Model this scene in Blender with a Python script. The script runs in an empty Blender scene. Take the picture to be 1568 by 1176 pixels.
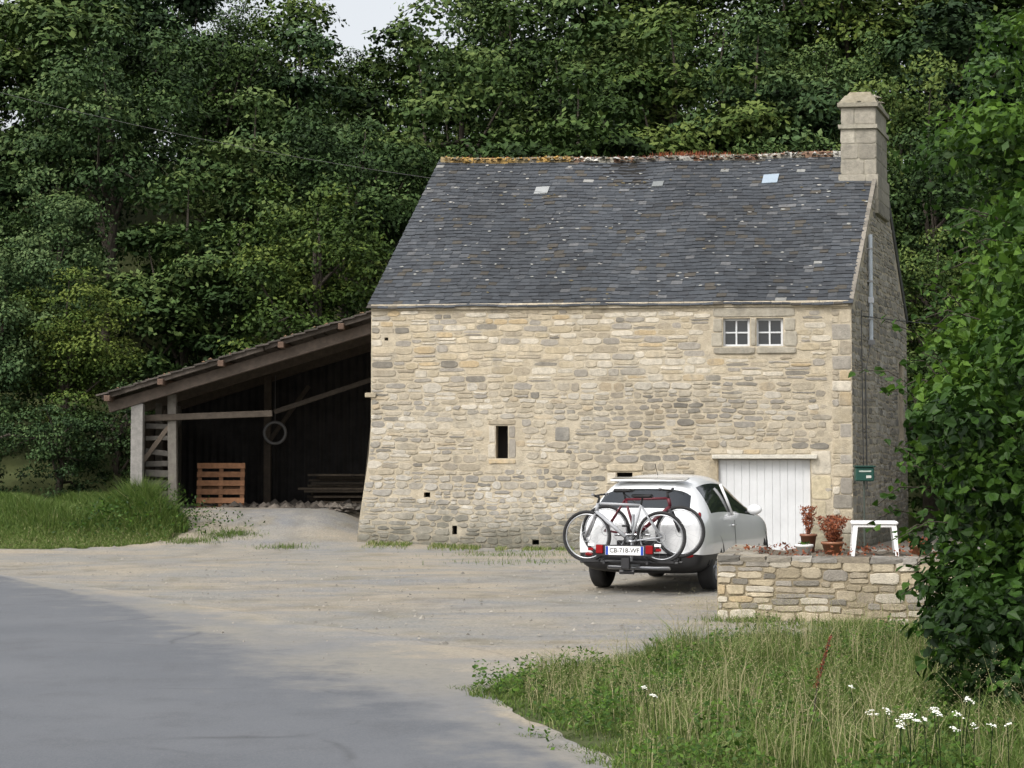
import bpy, math, numpy as np
from mathutils import Vector, Matrix
rng=np.random.default_rng(7)
R=lambda a,b: float(rng.uniform(a,b))
sc=bpy.context.scene
# ------------------------------------------------------------------ helpers
def link(o,parent=None):
    sc.collection.objects.link(o)
    if parent is not None: o.parent=parent
    return o
def empty(name,loc=(0,0,0),rotz=0):
    e=bpy.data.objects.new(name,None); e.location=loc; e.rotation_euler=(0,0,rotz); e.empty_display_size=.3
    return link(e)
def mk(name,V,F,mats,parent=None,attrs=None,smooth=False,mi=None,loc=(0,0,0),rotz=0):
    me=bpy.data.meshes.new(name)
    V=np.asarray(V,dtype=float)
    me.from_pydata(V.tolist(),[],F.tolist() if isinstance(F,np.ndarray) else F)
    if not isinstance(mats,(list,tuple)): mats=[mats]
    for m in mats: me.materials.append(m)
    if mi is not None: me.polygons.foreach_set('material_index',np.asarray(mi,dtype=np.int32))
    if attrs:
        for k,a in attrs.items():
            a=np.asarray(a,dtype=float)
            if a.ndim==2:
                at=me.attributes.new(k,'FLOAT_COLOR','FACE')
                c=np.ones((len(a),4)); c[:,:3]=a; at.data.foreach_set('color',c.ravel())
            else:
                dom='FACE' if len(a)==len(me.polygons) else 'POINT'
                at=me.attributes.new(k,'FLOAT',dom); at.data.foreach_set('value',a)
    if smooth: me.polygons.foreach_set('use_smooth',np.ones(len(me.polygons),dtype=bool))
    me.update()
    o=bpy.data.objects.new(name,me); o.location=loc; o.rotation_euler=(0,0,rotz)
    return link(o,parent)

class NT:
    def __init__(s,name):
        s.m=bpy.data.materials.new(name); s.m.use_nodes=True; s.t=s.m.node_tree; s.N=s.t.nodes; s.L=s.t.links
        s.b=s.N['Principled BSDF']; s.out=s.N['Material Output']
    def n(s,typ,**k):
        nd=s.N.new(typ)
        for a,v in k.items():
            if a in nd.inputs.keys(): nd.inputs[a].default_value=v
            else: setattr(nd,a,v)
        return nd
    def noise(s,vec,scale,detail=4,rough=.55):
        nd=s.n('ShaderNodeTexNoise'); nd.inputs['Scale'].default_value=scale; nd.inputs['Detail'].default_value=detail
        nd.inputs['Roughness'].default_value=rough
        s.L.new(vec,nd.inputs['Vector']); return nd.outputs['Fac']
    def mr(s,v,a,b,c,d):
        nd=s.n('ShaderNodeMapRange'); s.L.new(v,nd.inputs[0])
        for i,x in enumerate((a,b,c,d)): nd.inputs[i+1].default_value=x
        return nd.outputs[0]
    def math(s,op,a,b):
        nd=s.n('ShaderNodeMath',operation=op)
        for i,x in enumerate((a,b)):
            if isinstance(x,(int,float)): nd.inputs[i].default_value=x
            else: s.L.new(x,nd.inputs[i])
        return nd.outputs[0]
    def mix(s,f,a,b,mode='MIX'):
        nd=s.n('ShaderNodeMixRGB',blend_type=mode)
        for i,x in enumerate((f,a,b)):
            if isinstance(x,(int,float)): nd.inputs[i].default_value=x
            elif isinstance(x,tuple): nd.inputs[i].default_value=(*x,1)
            else: s.L.new(x,nd.inputs[i])
        return nd.outputs[0]
    def obj(s):
        return s.n('ShaderNodeTexCoord').outputs['Object']
    def attr(s,name,fac=False):
        nd=s.n('ShaderNodeAttribute'); nd.attribute_name=name
        return nd.outputs['Fac' if fac else 'Color']
    def bump(s,h,st,dist=.02):
        nd=s.n('ShaderNodeBump'); nd.inputs['Strength'].default_value=st; nd.inputs['Distance'].default_value=dist
        s.L.new(h,nd.inputs['Height']); s.L.new(nd.outputs[0],s.b.inputs['Normal'])
def mat(name,col=(.5,.5,.5),attr=None,rough=.8,ns=6,na=.25,bs=40,bst=.3,metal=0,spec=.4,stain=None,coat=0,bdist=.02,stain2=None,foot=None):
    t=NT(name); v=t.obj()
    base=t.attr(attr) if attr else None
    if base is None:
        rgb=t.n('ShaderNodeRGB'); rgb.outputs[0].default_value=(*col,1); base=rgb.outputs[0]
    for st_ in (stain,stain2):
        if st_:
            sc_,lo,hi,scol,mx=st_
            base=t.mix(t.mr(t.noise(v,sc_,6,.65),lo,hi,0,mx),base,scol)
    if foot:
        sp=t.n('ShaderNodeSeparateXYZ'); t.L.new(v,sp.inputs[0])
        z=t.math('ADD',sp.outputs['Z'],t.mr(t.noise(v,1.7,6,.7),.3,.7,-.45,.45))
        base=t.mix(t.mr(z,.0,1.0,.8,0),base,foot)
    if na>0:
        f=t.mr(t.noise(v,ns,6,.65),.25,.75,1-na,1+na)
        c=t.n('ShaderNodeCombineColor')
        for i in range(3): t.L.new(f,c.inputs[i])
        base=t.mix(1.0,base,c.outputs[0],'MULTIPLY')
    t.L.new(base,t.b.inputs['Base Color'])
    t.b.inputs['Roughness'].default_value=rough; t.b.inputs['Metallic'].default_value=metal
    t.b.inputs['Specular IOR Level'].default_value=spec; t.b.inputs['Coat Weight'].default_value=coat
    if bst>0: t.bump(t.noise(v,bs,5,.6),bst,bdist)
    return t.m

class MB:
    def __init__(s): s.V=[];s.F=[];s.M=[];s.C=[]
    def add(s,V,F,m=0,c=(.5,.5,.5)):
        o=len(s.V); s.V+= [tuple(v) for v in V]; s.F+=[[i+o for i in f] for f in F]; s.M+=[m]*len(F); s.C+=[c]*len(F)
    def box(s,c,d,m=0,rot=None,col=(.5,.5,.5),bev=0):
        x,y,z=[q/2 for q in d]; V=[Vector((a*x,b*y,e*z)) for a in(-1,1) for b in(-1,1) for e in(-1,1)]
        if bev>0:
            V=[];b=bev
            idx={}
            F=[]
            for sx in(-1,1):
                for sy in(-1,1):
                    for sz in(-1,1):
                        for ax in range(3):
                            p=[sx*(x-b),sy*(y-b),sz*(z-b)]; p[ax]=[sx*x,sy*y,sz*z][ax]
                            idx[(sx,sy,sz,ax)]=len(V); V.append(Vector(p))
            for ax in range(3):
                o=[q for q in range(3) if q!=ax]
                for sg in(-1,1):
                    f=[]
                    for a,b_ in((-1,-1),(1,-1),(1,1),(-1,1)):
                        k=[0,0,0];k[ax]=sg;k[o[0]]=a;k[o[1]]=b_; f.append(idx[(*k,ax)])
                    F.append(f)
            for ax in range(3):
                o=[q for q in range(3) if q!=ax]
                for a in(-1,1):
                    for b_ in(-1,1):
                        k1=[0,0,0];k1[ax]=-1;k1[o[0]]=a;k1[o[1]]=b_
                        k2=list(k1);k2[ax]=1
                        F.append([idx[(*k1,o[0])],idx[(*k2,o[0])],idx[(*k2,o[1])],idx[(*k1,o[1])]])
            for sx in(-1,1):
                for sy in(-1,1):
                    for sz in(-1,1): F.append([idx[(sx,sy,sz,q)] for q in range(3)])
        else:
            F=[(0,1,3,2),(4,6,7,5),(0,4,5,1),(2,3,7,6),(0,2,6,4),(1,5,7,3)]
        if rot is not None: V=[rot@v for v in V]
        c=Vector(c); s.add([v+c for v in V],F,m,col)
    def tube(s,P,r,m=0,seg=8,col=(.5,.5,.5),cap=True):
        P=[Vector(p) for p in P]; n=len(P); r=[r]*n if isinstance(r,(int,float)) else r
        V=[];F=[]
        for i,p in enumerate(P):
            t=(P[min(i+1,n-1)]-P[max(i-1,0)]).normalized()
            a=t.cross(Vector((.13,.21,.97)));
            if a.length<.1: a=t.cross(Vector((1,0,0)))
            a.normalize(); b=t.cross(a)
            for k in range(seg):
                q=2*math.pi*k/seg; V.append(p+(a*math.cos(q)+b*math.sin(q))*r[i])
        for i in range(n-1):
            for k in range(seg):
                k2=(k+1)%seg; F.append((i*seg+k,i*seg+k2,(i+1)*seg+k2,(i+1)*seg+k))
        if cap: F.append(list(range(seg))[::-1]); F.append([(n-1)*seg+k for k in range(seg)])
        s.add(V,F,m,col)
    def lathe(s,prof,c,axis,m=0,seg=24,closed=False,col=(.5,.5,.5),a0=0,a1=2*math.pi):
        c=Vector(c); ax=Vector(axis).normalized(); a=ax.cross(Vector((0,0,1)))
        if a.length<.1: a=ax.cross(Vector((1,0,0)))
        a.normalize(); b=ax.cross(a); V=[];F=[]; n=len(prof); full=(a1-a0)>6.28
        for k in range(seg):
            q=a0+(a1-a0)*k/(seg if full else seg-1); d=a*math.cos(q)+b*math.sin(q)
            for (r,h) in prof: V.append(c+d*r+ax*h)
        for k in range(seg if full else seg-1):
            k2=(k+1)%seg
            for i in range(n if closed else n-1):
                j=(i+1)%n; F.append((k*n+i,k*n+j,k2*n+j,k2*n+i))
        s.add(V,F,m,col)
    def torus(s,c,axis,Rr,r,m=0,seg=32,ss=6,col=(.5,.5,.5)):
        s.lathe([(Rr+r*math.cos(2*math.pi*i/ss),r*math.sin(2*math.pi*i/ss)) for i in range(ss)],c,axis,m,seg,True,col)
    def build(s,name,mats,parent=None,smooth=False,**k):
        return mk(name,s.V,s.F,mats,parent,{'col':s.C},smooth,s.M,**k)
def inpoly(X,Y,poly):
    X=np.asarray(X);Y=np.asarray(Y); c=np.zeros(X.shape,bool); n=len(poly)
    for i in range(n):
        x1,y1=poly[i];x2,y2=poly[(i+1)%n]
        cond=((y1>Y)!=(y2>Y))
        with np.errstate(divide='ignore',invalid='ignore'):
            xi=(x2-x1)*(Y-y1)/(y2-y1+1e-12)+x1
        c^= cond&(X<xi)
    return c
def sst(x): 
    x=np.clip(x,0,1); return x*x*(3-2*x)
def height(X,Y):
    X=np.asarray(X,float);Y=np.asarray(Y,float)
    h=.65*sst((Y-35.6)/3.6)*sst((-2.2-X)/2.2)
    h=h+.10*sst((Y-34.5)/2)*sst((0.5-X)/3)
    y0=46-4*sst((-9-X)/3)
    h=h+np.clip(Y-y0,0,34)*.45
    h=h+.25*sst((X-3.0)/3)*sst((17.5-Y)/3)*sst((Y-5)/3)
    return h
# ------------------------------------------------------------------ materials
M_stone=mat('limestone',attr='col',rough=.92,ns=9,na=.28,bs=45,bst=.6,stain=(1.1,.62,.85,(.33,.31,.27),.8))
M_wall=mat('limestone_rubble',attr='col',rough=.94,ns=11,na=.26,bs=38,bst=.6,stain=(1.0,.48,.72,(.47,.435,.36),.5),stain2=(3.2,.53,.72,(.20,.19,.165),.6),foot=(.12,.117,.09))
M_mortar=mat('lime_mortar',col=(.41,.355,.265),rough=.95,ns=5,na=.22,bs=30,bst=.8,stain=(1.0,.48,.72,(.47,.43,.35),.6),stain2=(3.2,.53,.72,(.23,.21,.175),.6),foot=(.12,.115,.09))
M_slate=mat('slate',attr='col',rough=.6,ns=14,na=.25,bs=60,bst=.25,spec=.3,stain=(.8,.55,.75,(.045,.044,.04),.5))
M_dark=mat('dark_interior',col=(.012,.011,.01),rough=.9,na=.2)
M_wood=mat('weathered_timber',attr='col',rough=.85,ns=9,na=.35,bs=50,bst=.5)
M_bark=mat('bark',col=(.06,.05,.038),rough=.9,ns=8,na=.35,bs=20,bst=.7)
M_whitep=mat('white_painted_metal',col=(.56,.57,.58),rough=.45,ns=3,na=.1,bst=.05)
M_plasticw=mat('white_plastic',col=(.78,.78,.78),rough=.4,na=.04,bst=0)
M_glass=mat('window_glass',col=(.015,.018,.022),rough=.06,na=0,bst=0,spec=.8)
M_paint=mat('white_car_paint',col=(.80,.81,.82),rough=.25,na=.02,bst=0,coat=.8)
M_blackpl=mat('black_plastic',col=(.018,.018,.02),rough=.5,na=.1,bst=.05)
M_rubber=mat('tyre_rubber',col=(.02,.02,.021),rough=.8,na=.2,bst=.2,bs=60)
M_red=mat('red_lens',col=(.22,.004,.006),rough=.2,na=0,bst=0,spec=.3)
M_metal=mat('brushed_metal',col=(.45,.46,.48),rough=.35,metal=.85,na=.1,bst=.05)
M_attr=mat('painted_parts',attr='col',rough=.45,na=.08,bst=.05)
M_corr=mat('shaded_corrugated_sheet',col=(.022,.021,.021),rough=.7,ns=2,na=.5,bst=.2,metal=0,spec=.2)  # near-black sheet colour paints in the shade inside the shed

def leafmat(name,ramp,trans=.3,rough=.5,ov=.14,spec=.3):
    t=NT(name); v=t.attr('v',True)
    oi=t.n('ShaderNodeObjectInfo').outputs['Random']
    v2=t.math('ADD',v,t.mr(oi,0,1,-ov,ov))
    cr=t.n('ShaderNodeValToRGB'); t.L.new(v2,cr.inputs[0]); e=cr.color_ramp.elements
    e[0].position,e[0].color=ramp[0][0],(*ramp[0][1],1); e[1].position,e[1].color=ramp[-1][0],(*ramp[-1][1],1)
    for p,c in ramp[1:-1]:
        q=e.new(p); q.color=(*c,1)
    c=cr.outputs[0]
    if ov>.2:
        hs=t.n('ShaderNodeHueSaturation'); t.L.new(c,hs.inputs['Color']); oj=t.math('FRACT',t.math('MULTIPLY',oi,7.31),0)
        t.L.new(t.mr(oj,0,1,.475,.515),hs.inputs['Hue']); t.L.new(t.mr(oj,0,1,1.05,.8),hs.inputs['Saturation']); c=hs.outputs[0]
    t.L.new(c,t.b.inputs['Base Color']); t.b.inputs['Roughness'].default_value=rough
    t.b.inputs['Specular IOR Level'].default_value=spec
    if trans>0:
        tr=t.n('ShaderNodeBsdfTranslucent'); t.L.new(c,tr.inputs[0])
        mx=t.n('ShaderNodeMixShader'); mx.inputs[0].default_value=trans
        t.L.new(t.b.outputs[0],mx.inputs[1]); t.L.new(tr.outputs[0],mx.inputs[2]); t.L.new(mx.outputs[0],t.out.inputs[0])
    return t.m
M_leaf=leafmat('forest_leaves',[(0,(.006,.015,.004)),(.4,(.020,.047,.010)),(.75,(.046,.090,.019)),(1,(.09,.135,.03))],trans=0,rough=.65,ov=.24,spec=.15)
M_leafn=leafmat('shrub_leaves',[(0,(.010,.025,.006)),(.5,(.034,.080,.011)),(1,(.10,.185,.022))],trans=.3,rough=.5,spec=.22)
M_grass=leafmat('grass_blades',[(0,(.03,.055,.012)),(.45,(.085,.145,.025)),(.75,(.15,.20,.05)),(1,(.36,.32,.18))],trans=.3,rough=.6)
M_rust=leafmat('rusty_plant',[(0,(.10,.025,.012)),(1,(.32,.10,.04))],trans=.2)
M_flower=mat('white_petals',col=(.75,.75,.68),rough=.7,na=.05,bst=0)

# ------------------------------------------------------------------ camera / world / sun
cam=bpy.data.cameras.new('camera'); co=bpy.data.objects.new('camera',cam); link(co)
cam.lens=62.0; cam.sensor_width=36; cam.clip_end=2000
co.location=(0,0,1.73); co.rotation_euler=(math.radians(90+2.587),0,0); sc.camera=co
sd=Vector((-.50,-.62,.85)).normalized()
elev=math.asin(sd.z); az=math.atan2(sd.x,sd.y)
w=bpy.data.worlds.new('World'); sc.world=w; w.use_nodes=True; wt=w.node_tree
sky=wt.nodes.new('ShaderNodeTexSky'); sky.sky_type='NISHITA'; sky.sun_disc=False
sky.sun_elevation=elev; sky.sun_rotation=az; sky.dust_density=5; sky.air_density=1.2; sky.ozone_density=1
hs=wt.nodes.new('ShaderNodeHueSaturation'); hs.inputs['Saturation'].default_value=.22; hs.inputs['Value'].default_value=1.65
wt.links.new(sky.outputs[0],hs.inputs['Color']); wt.links.new(hs.outputs[0],wt.nodes['Background'].inputs[0])
wt.nodes['Background'].inputs[1].default_value=.15
sl=bpy.data.lights.new('sun','SUN'); sl.energy=1.35; sl.angle=math.radians(13); sl.color=(1,.955,.88)
so=bpy.data.objects.new('sun',sl); link(so); so.rotation_euler=(-sd).to_track_quat('-Z','Y').to_euler(); so.location=(-10,-10,30)
sc.view_settings.view_transform='Standard'; sc.view_settings.look='None'; sc.view_settings.exposure=0

# ------------------------------------------------------------------ ground
VERGE=[(-.48,13.7),(-.06,12.45),(.28,11.25),(.62,10.0),(.9,9.0),(1.4,7.5),(2.2,5.5),(14,5),(14,18.4),(3.97,18.0),(2.7,17.6),(1.99,17.0),(1.29,16.1),(.64,15.0)]
LGR=[(-60,35.0),(-10.3,35.2),(-8.4,35.6),(-7.0,36.3),(-6.9,37.4),(-7.9,38.4),(-8.3,39),(-8.3,46),(-60,60)]
def axis(a,b,step,far_lo,far_hi):
    c=np.arange(a,b,step); lo=a-np.geomspace(step,a-far_lo,22)[::-1]; hi=b+np.geomspace(step,far_hi-b,22)-step*.0
    return np.unique(np.concatenate([lo,c,hi]))
gx=axis(-13,12,.13,-400,400); gy=axis(7,47,.15,-150,600)
GX,GY=np.meshgrid(gx,gy); wob=.25*np.sin(GX*3.1+1.3*np.sin(GY*2.3))*.5+.12*np.sin(GX*7.7+GY*5.1)
g=(inpoly(GX+wob,GY+wob,VERGE)|inpoly(GX+wob,GY+wob,LGR)|(GY>46)|(GX>11)|(GX<-60)).astype(float)
for _ in range(2):
    g[1:-1,1:-1]=(g[1:-1,1:-1]*2+g[:-2,1:-1]+g[2:,1:-1]+g[1:-1,:-2]+g[1:-1,2:])/6
# wheel tracks worn into the yard
def trk(P,off):
    P=np.array(P,float); u=np.linspace(0,len(P)-1,60); i=np.arange(len(P)); x=np.interp(u,i,P[:,0]);y=np.interp(u,i,P[:,1])
    k=np.ones(9)/9; x=np.convolve(np.pad(x,4,'edge'),k,'valid');y=np.convolve(np.pad(y,4,'edge'),k,'valid')
    dx=np.gradient(x);dy=np.gradient(y);l=np.hypot(dx,dy)+1e-9; return x-dy/l*off,y+dx/l*off
rut=np.zeros_like(GX)
for P in ([(-6,22),(-3.5,22.2),(-1,22),(.8,22.8),(1.9,24.4)],[(-4,17.5),(-2.5,20.5),(-1,24),(1.0,27.5),(3,31),(5,33.5)],[(-9,27),(-7,30),(-5.3,34),(-5.2,38),(-5.2,41)],[(-7.5,25.2),(-3,25.6),(1,28),(4,32)]):
    for off in(-.72,.72):
        tx,ty=trk(P,off); d2=np.full(GX.shape,1e9)
        for a,b in zip(tx,ty): d2=np.minimum(d2,(GX-a)**2+(GY-b)**2*.75)
        rut=np.maximum(rut,np.exp(-d2/(.17**2)))
GZ=height(GX,GY)+.012*np.sin(GX*1.7)*np.sin(GY*1.3)-.012-.012*rut
nx,ny=len(gx),len(gy)
ii=(np.arange(ny-1)[:,None]*nx+np.arange(nx-1)[None,:]).ravel()
F=np.stack([ii,ii+1,ii+nx+1,ii+nx],1)
def lotcol(t,v):
    n1=t.noise(v,.35,6,.6); n2=t.noise(v,2.2,7,.7); n3=t.noise(v,28,4,.7); n4=t.noise(v,.9,5,.6)
    st=t.n('ShaderNodeMapping'); st.inputs['Scale'].default_value=(.3,1.5,1); t.L.new(v,st.inputs[0]); n5=t.noise(st.outputs[0],.8,6,.65)
    lot=t.mix(t.mr(n1,.40,.6,0,1),(.305,.265,.205),(.225,.22,.205))
    lot=t.mix(t.mr(n5,.48,.62,0,.8),lot,(.185,.19,.20))
    lot=t.mix(t.mr(n4,.54,.70,0,.7),lot,(.16,.14,.092))
    lot=t.mix(t.mr(n2,.4,.75,0,.5),lot,(.35,.315,.25))
    cc=t.n('ShaderNodeCombineColor'); f3=t.mr(n3,.25,.75,.66,1.28)
    for i in range(3): t.L.new(f3,cc.inputs[i])
    return t.mix(1.0,lot,cc.outputs[0],'MULTIPLY'),n2,n3
t=NT('ground'); v=t.obj()
lot,n2,n3=lotcol(t,v)
lot=t.mix(t.math('MULTIPLY',t.attr('rut',True),t.mr(n2,.35,.6,.75,.15)),lot,(.17,.155,.13))
gr=t.mix(n2,(.035,.05,.018),(.10,.11,.04))
ga=t.math('ADD',t.attr('grass',True),t.mr(n2,.3,.7,-.3,.3))
col=t.mix(t.mr(ga,.4,.6,0,1),lot,gr)
t.L.new(col,t.b.inputs['Base Color']); t.b.inputs['Roughness'].default_value=.9; t.b.inputs['Specular IOR Level'].default_value=.25
t.bump(t.math('ADD',n3,t.math('MULTIPLY',n2,1.5)),.55,.03)
mk('ground',np.stack([GX.ravel(),GY.ravel(),GZ.ravel()],1),F,t.m,attrs={'grass':g.ravel(),'rut':rut.ravel()},smooth=True)

# road: dusty edge -> worn tarmac -> asphalt, one sheet
OUT=[(-16,36),(-9.6,29.8),(-5.6,24.4),(-3.3,20.8),(-1.4,18.0),(-.1,16.2),(.2,14.9),(-.25,13.7),(.0,12.4),(.35,11.2),(.7,10),(1.2,8.4),(3.5,3)]
INN=[(-13,33.6),(-8.5,28.3),(-4.8,21.6),(-3.35,18.2),(-2.4,15.8),(-1.8,14.3),(-1.1,13.1),(-.45,12.0),(-.05,11.0),(.25,10.2),(.5,9.4),(.95,7.9),(2.8,2.5)]
def resamp(P,n):
    P=np.array(P,float); u=np.linspace(0,len(P)-1,n); i=np.arange(len(P))
    x=np.interp(u,i,P[:,0]);y=np.interp(u,i,P[:,1]); k=np.ones(15)/15
    xs=np.convolve(np.pad(x,7,'edge'),k,'valid');ys=np.convolve(np.pad(y,7,'edge'),k,'valid'); return np.stack([xs,ys],1)
NR=260; O_=resamp(OUT,NR); I_=resamp(INN,NR)
O_+= np.stack([.09*np.sin(np.arange(NR)*.31)+.04*np.sin(np.arange(NR)*.93),.05*np.sin(np.arange(NR)*.47+1)],1)*np.clip((34-O_[:,1:2])/20,0,1)*np.clip((O_[:,1:2]-15.5)/2,.25,1)
cols_=[];dv=[]
for k in range(9): cols_.append(O_*(1-k/8)+I_*k/8); dv.append(k/8)
far=I_+np.array([-34,-26]); 
for k in(.02,.06,.2,1): cols_.append(I_*(1-k)+far*k); dv.append(1+k*10)
V=[];A=[]
for c_,d_ in zip(cols_,dv):
    for p in c_: V.append((p[0],p[1],.006+.004*min(d_,1))); A.append(min(d_,3))
F=[(k*NR+i,k*NR+i+1,(k+1)*NR+i+1,(k+1)*NR+i) for k in range(len(cols_)-1) for i in range(NR-1)]
t=NT('asphalt'); v=t.obj(); lot,n2,n3=lotcol(t,v)
m1=t.noise(v,70,4,.7); m2=t.noise(v,.45,5,.6); m3=t.noise(v,1.6,6,.7); m4=t.noise(v,9,5,.7)
d=t.math('ADD',t.attr('d',True),t.mr(m3,.3,.7,-.25,.25))
worn=t.mix(t.mr(m2,.4,.6,0,1),(.185,.185,.187),(.24,.225,.195)); worn=t.mix(t.mr(m4,.45,.7,0,.6),worn,(.155,.15,.14)); worn=t.mix(t.mr(m1,.5,.75,0,.45),worn,(.11,.11,.11))
asp=t.mix(t.mr(m2,.35,.65,0,1),(.098,.105,.117),(.125,.131,.142)); asp=t.mix(t.mr(m3,.5,.72,0,.7),asp,(.078,.081,.088)); asp=t.mix(t.mr(m1,.4,.7,0,.5),asp,(.18,.185,.195)); asp=t.mix(t.mr(m4,.66,.74,0,.5),asp,(.20,.205,.21))
vo=t.n('ShaderNodeTexVoronoi',feature='DISTANCE_TO_EDGE'); 
wv=t.n('ShaderNodeMixRGB'); wv.inputs[0].default_value=.2; t.L.new(v,wv.inputs[1]); nn=t.n('ShaderNodeTexNoise'); nn.inputs['Scale'].default_value=1.2; t.L.new(v,nn.inputs['Vector']); t.L.new(nn.outputs['Color'],wv.inputs[2])
t.L.new(wv.outputs[0],vo.inputs['Vector']); vo.inputs['Scale'].default_value=.42
crack=t.math('MULTIPLY',t.mr(vo.outputs[0],.0,.010,.5,0),t.mr(m2,.48,.56,0,1))
asp=t.mix(crack,asp,(.05,.05,.052))
edge=t.mr(t.attr('d',True),.0,.03,.6,0)
c=t.mix(t.mr(d,.12,.42,0,1),lot,worn); c=t.mix(t.mr(d,.72,1.08,0,1),c,asp); c=t.mix(t.math('MULTIPLY',edge,t.mr(m3,.4,.6,0,1)),c,(.09,.08,.065))
t.L.new(c,t.b.inputs['Base Color']); t.b.inputs['Roughness'].default_value=.72; t.b.inputs['Specular IOR Level'].default_value=.35; t.bump(m1,.4,.012)
mk('asphalt_road',V,F,t.m,attrs={'d':A})

# pebbles
base=np.array([(1,0,0),(.4,.9,0),(-.7,.7,0),(-1,-.2,0),(-.2,-1,0),(.7,-.7,0),(.1,.1,.75)])
Fb=np.array([(0,1,6),(1,2,6),(2,3,6),(3,4,6),(4,5,6),(5,0,6)])
N=4200; px=rng.uniform(-9,6,N); py=10+rng.beta(1.3,1.6,N)*27
roadpoly=[tuple(p) for p in I_[::6]]+[(-60,-10),(-60,30)]
k=~inpoly(px,py,roadpoly)&~inpoly(px,py,VERGE); px,py=px[k],py[k]; N=len(px); s=rng.gamma(2,.0045,N)+.004
V=base[None]*s[:,None,None]*rng.uniform(.6,1.3,(N,7,1)); V[:,:,0]+=px[:,None];V[:,:,1]+=py[:,None]; V[:,:,2]+=height(px,py)[:,None]+.0
F=(Fb[None]+np.arange(N)[:,None,None]*7).reshape(-1,3)
cb=rng.uniform(.13,.30,(N,1))*np.array([[1,.93,.80]])
mk('gravel',V.reshape(-1,3),F,M_stone,attrs={'col':np.repeat(cb,6,0)})

# ------------------------------------------------------------------ stone walling
PAL=[((.46,.385,.265),24),((.40,.33,.215),15),((.52,.465,.37),20),((.35,.295,.21),13),((.31,.28,.235),14),((.21,.19,.155),8),((.45,.34,.19),4)]
pw=np.array([p[1] for p in PAL],float); pw/=pw.sum()
def pal(bias=0):
    c=np.array(PAL[rng.choice(len(PAL),p=pw)][0])*rng.uniform(.88,1.1)
    if bias: g_=c.mean()*np.array([1,.96,.88]); c=c*(1-bias)+g_*bias*.88
    return c
def stone(mb,xf,s0,s1,z0,z1,d,col,gap=.014,jit=.012,pw_=3.2):
    cx,cz=(s0+s1)/2,(z0+z1)/2; a=(s1-s0)/2-gap; b=(z1-z0)/2-gap
    if a<.02 or b<.015: return
    K=12; o=[]
    for k in range(K):
        q=2*math.pi*(k+.5)/K; c_,s_=math.cos(q),math.sin(q)
        x=math.copysign(abs(c_)**(2/pw_),c_)*a; y=math.copysign(abs(s_)**(2/pw_),s_)*b
        o.append((cx+x+R(-jit,jit),cz+y+R(-jit,jit)))
    V=[xf(x,z,-.012) for x,z in o]+[xf(cx+(x-cx)*.97,cz+(z-cz)*.95,d*.75) for x,z in o]+[xf(cx+(x-cx)*.86,cz+(z-cz)*.8,d) for x,z in o]
    F=[]
    for r_ in range(2):
        for k in range(K): k2=(k+1)%K; F.append((r_*K+k,r_*K+k2,(r_+1)*K+k2,(r_+1)*K+k))
    F.append([2*K+k for k in range(K)])
    mb.add(V,F,0,tuple(col))
def walling(mb,xf,S0,S1,Z0,Z1,skip,hr=lambda z:(.09,.17),wr=(.13,.42),bias=lambda s,z:0,dd=(.008,.03),gap=.012,jit=.012,dark=lambda s,z:1,pw_=3.2):
    z=Z0; 
    while z<Z1-.05:
        h=R(*hr(z)); 
        if z+h>Z1-.06: h=Z1-z
        s=S0-R(0,.1); ph=R(0,6)
        while s<S1:
            w_=R(*wr)*(.7+.6*h/.15); e=min(s+w_,S1)
            a=max(s,S0)
            if S1-e<.08: e=S1
            parts=[(z,z+h)]
            if h>.12 and rng.random()<.35: zz=z+h*R(.38,.62); parts=[(z,zz),(zz,z+h)]
            for (za,zb) in parts:
                if not skip(a,e,za,zb):
                    m=((a+e)/2,(za+zb)/2); zw=.03*math.sin(m[0]*1.7+ph*.15+m[1]*.8)+.012*math.sin(m[0]*6+m[1]*3)
                    za2=za+zw*(za>Z0+.01); zb2=zb+zw*(zb<Z1-.01)
                    stone(mb,xf,a,e,za2,zb2,R(*dd),pal(bias(*m))*dark(*m),gap+R(0,.006),jit,pw_)
            if e>=S1: break
            s=e
        z+=h
# ------------------------------------------------------------------ house
H=empty('stone_house',(-2.92,36.5,0),-math.atan2(1.0,9.77))
L=9.82; DV=np.array([1.96,7.34]); EZ=5.02; RZ=8.67; EZB=5.2
def bat(s,z):
    f=sst((2.6-z)/2.6)*.26
    return -f*max(0,1-s/1.2) if s<1.2 else 0
def xf_front(s,z,d):
    und=.018*math.sin(s*1.3+z*.9)*math.sin(z*1.7+s*.4)
    return (s+bat(s,z), -d-.10*float(sst((1.2-z)/1.2))+(0 if s<.01 or s>L-.01 else und), z)
op=[(7.25,7.79,4.11,4.68,'w'),(7.92,8.46,4.11,4.68,'w'),(2.60,2.85,1.84,2.51,'s'),(5.08,5.40,1.0,1.55,'s'),(7.14,8.98,-.3,1.82,'g'),(1.12,1.24,1.04,1.14,'h'),(1.71,1.81,.28,.46,'h'),(3.36,3.50,.08,.18,'h'),(.28,.36,4.28,4.34,'h')]
ss=sorted(set([0,.4,.8,1.2,L]+[o[0] for o in op]+[o[1] for o in op]+[2,3,4,4.5,5.8,6.3,6.8,9.4]))
zs=sorted(set([-.3,0,.3,.6,.9,1.2,1.6,2,2.6,3,3.5,EZ]+[o[2] for o in op]+[o[3] for o in op]))
mb=MB()
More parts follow.
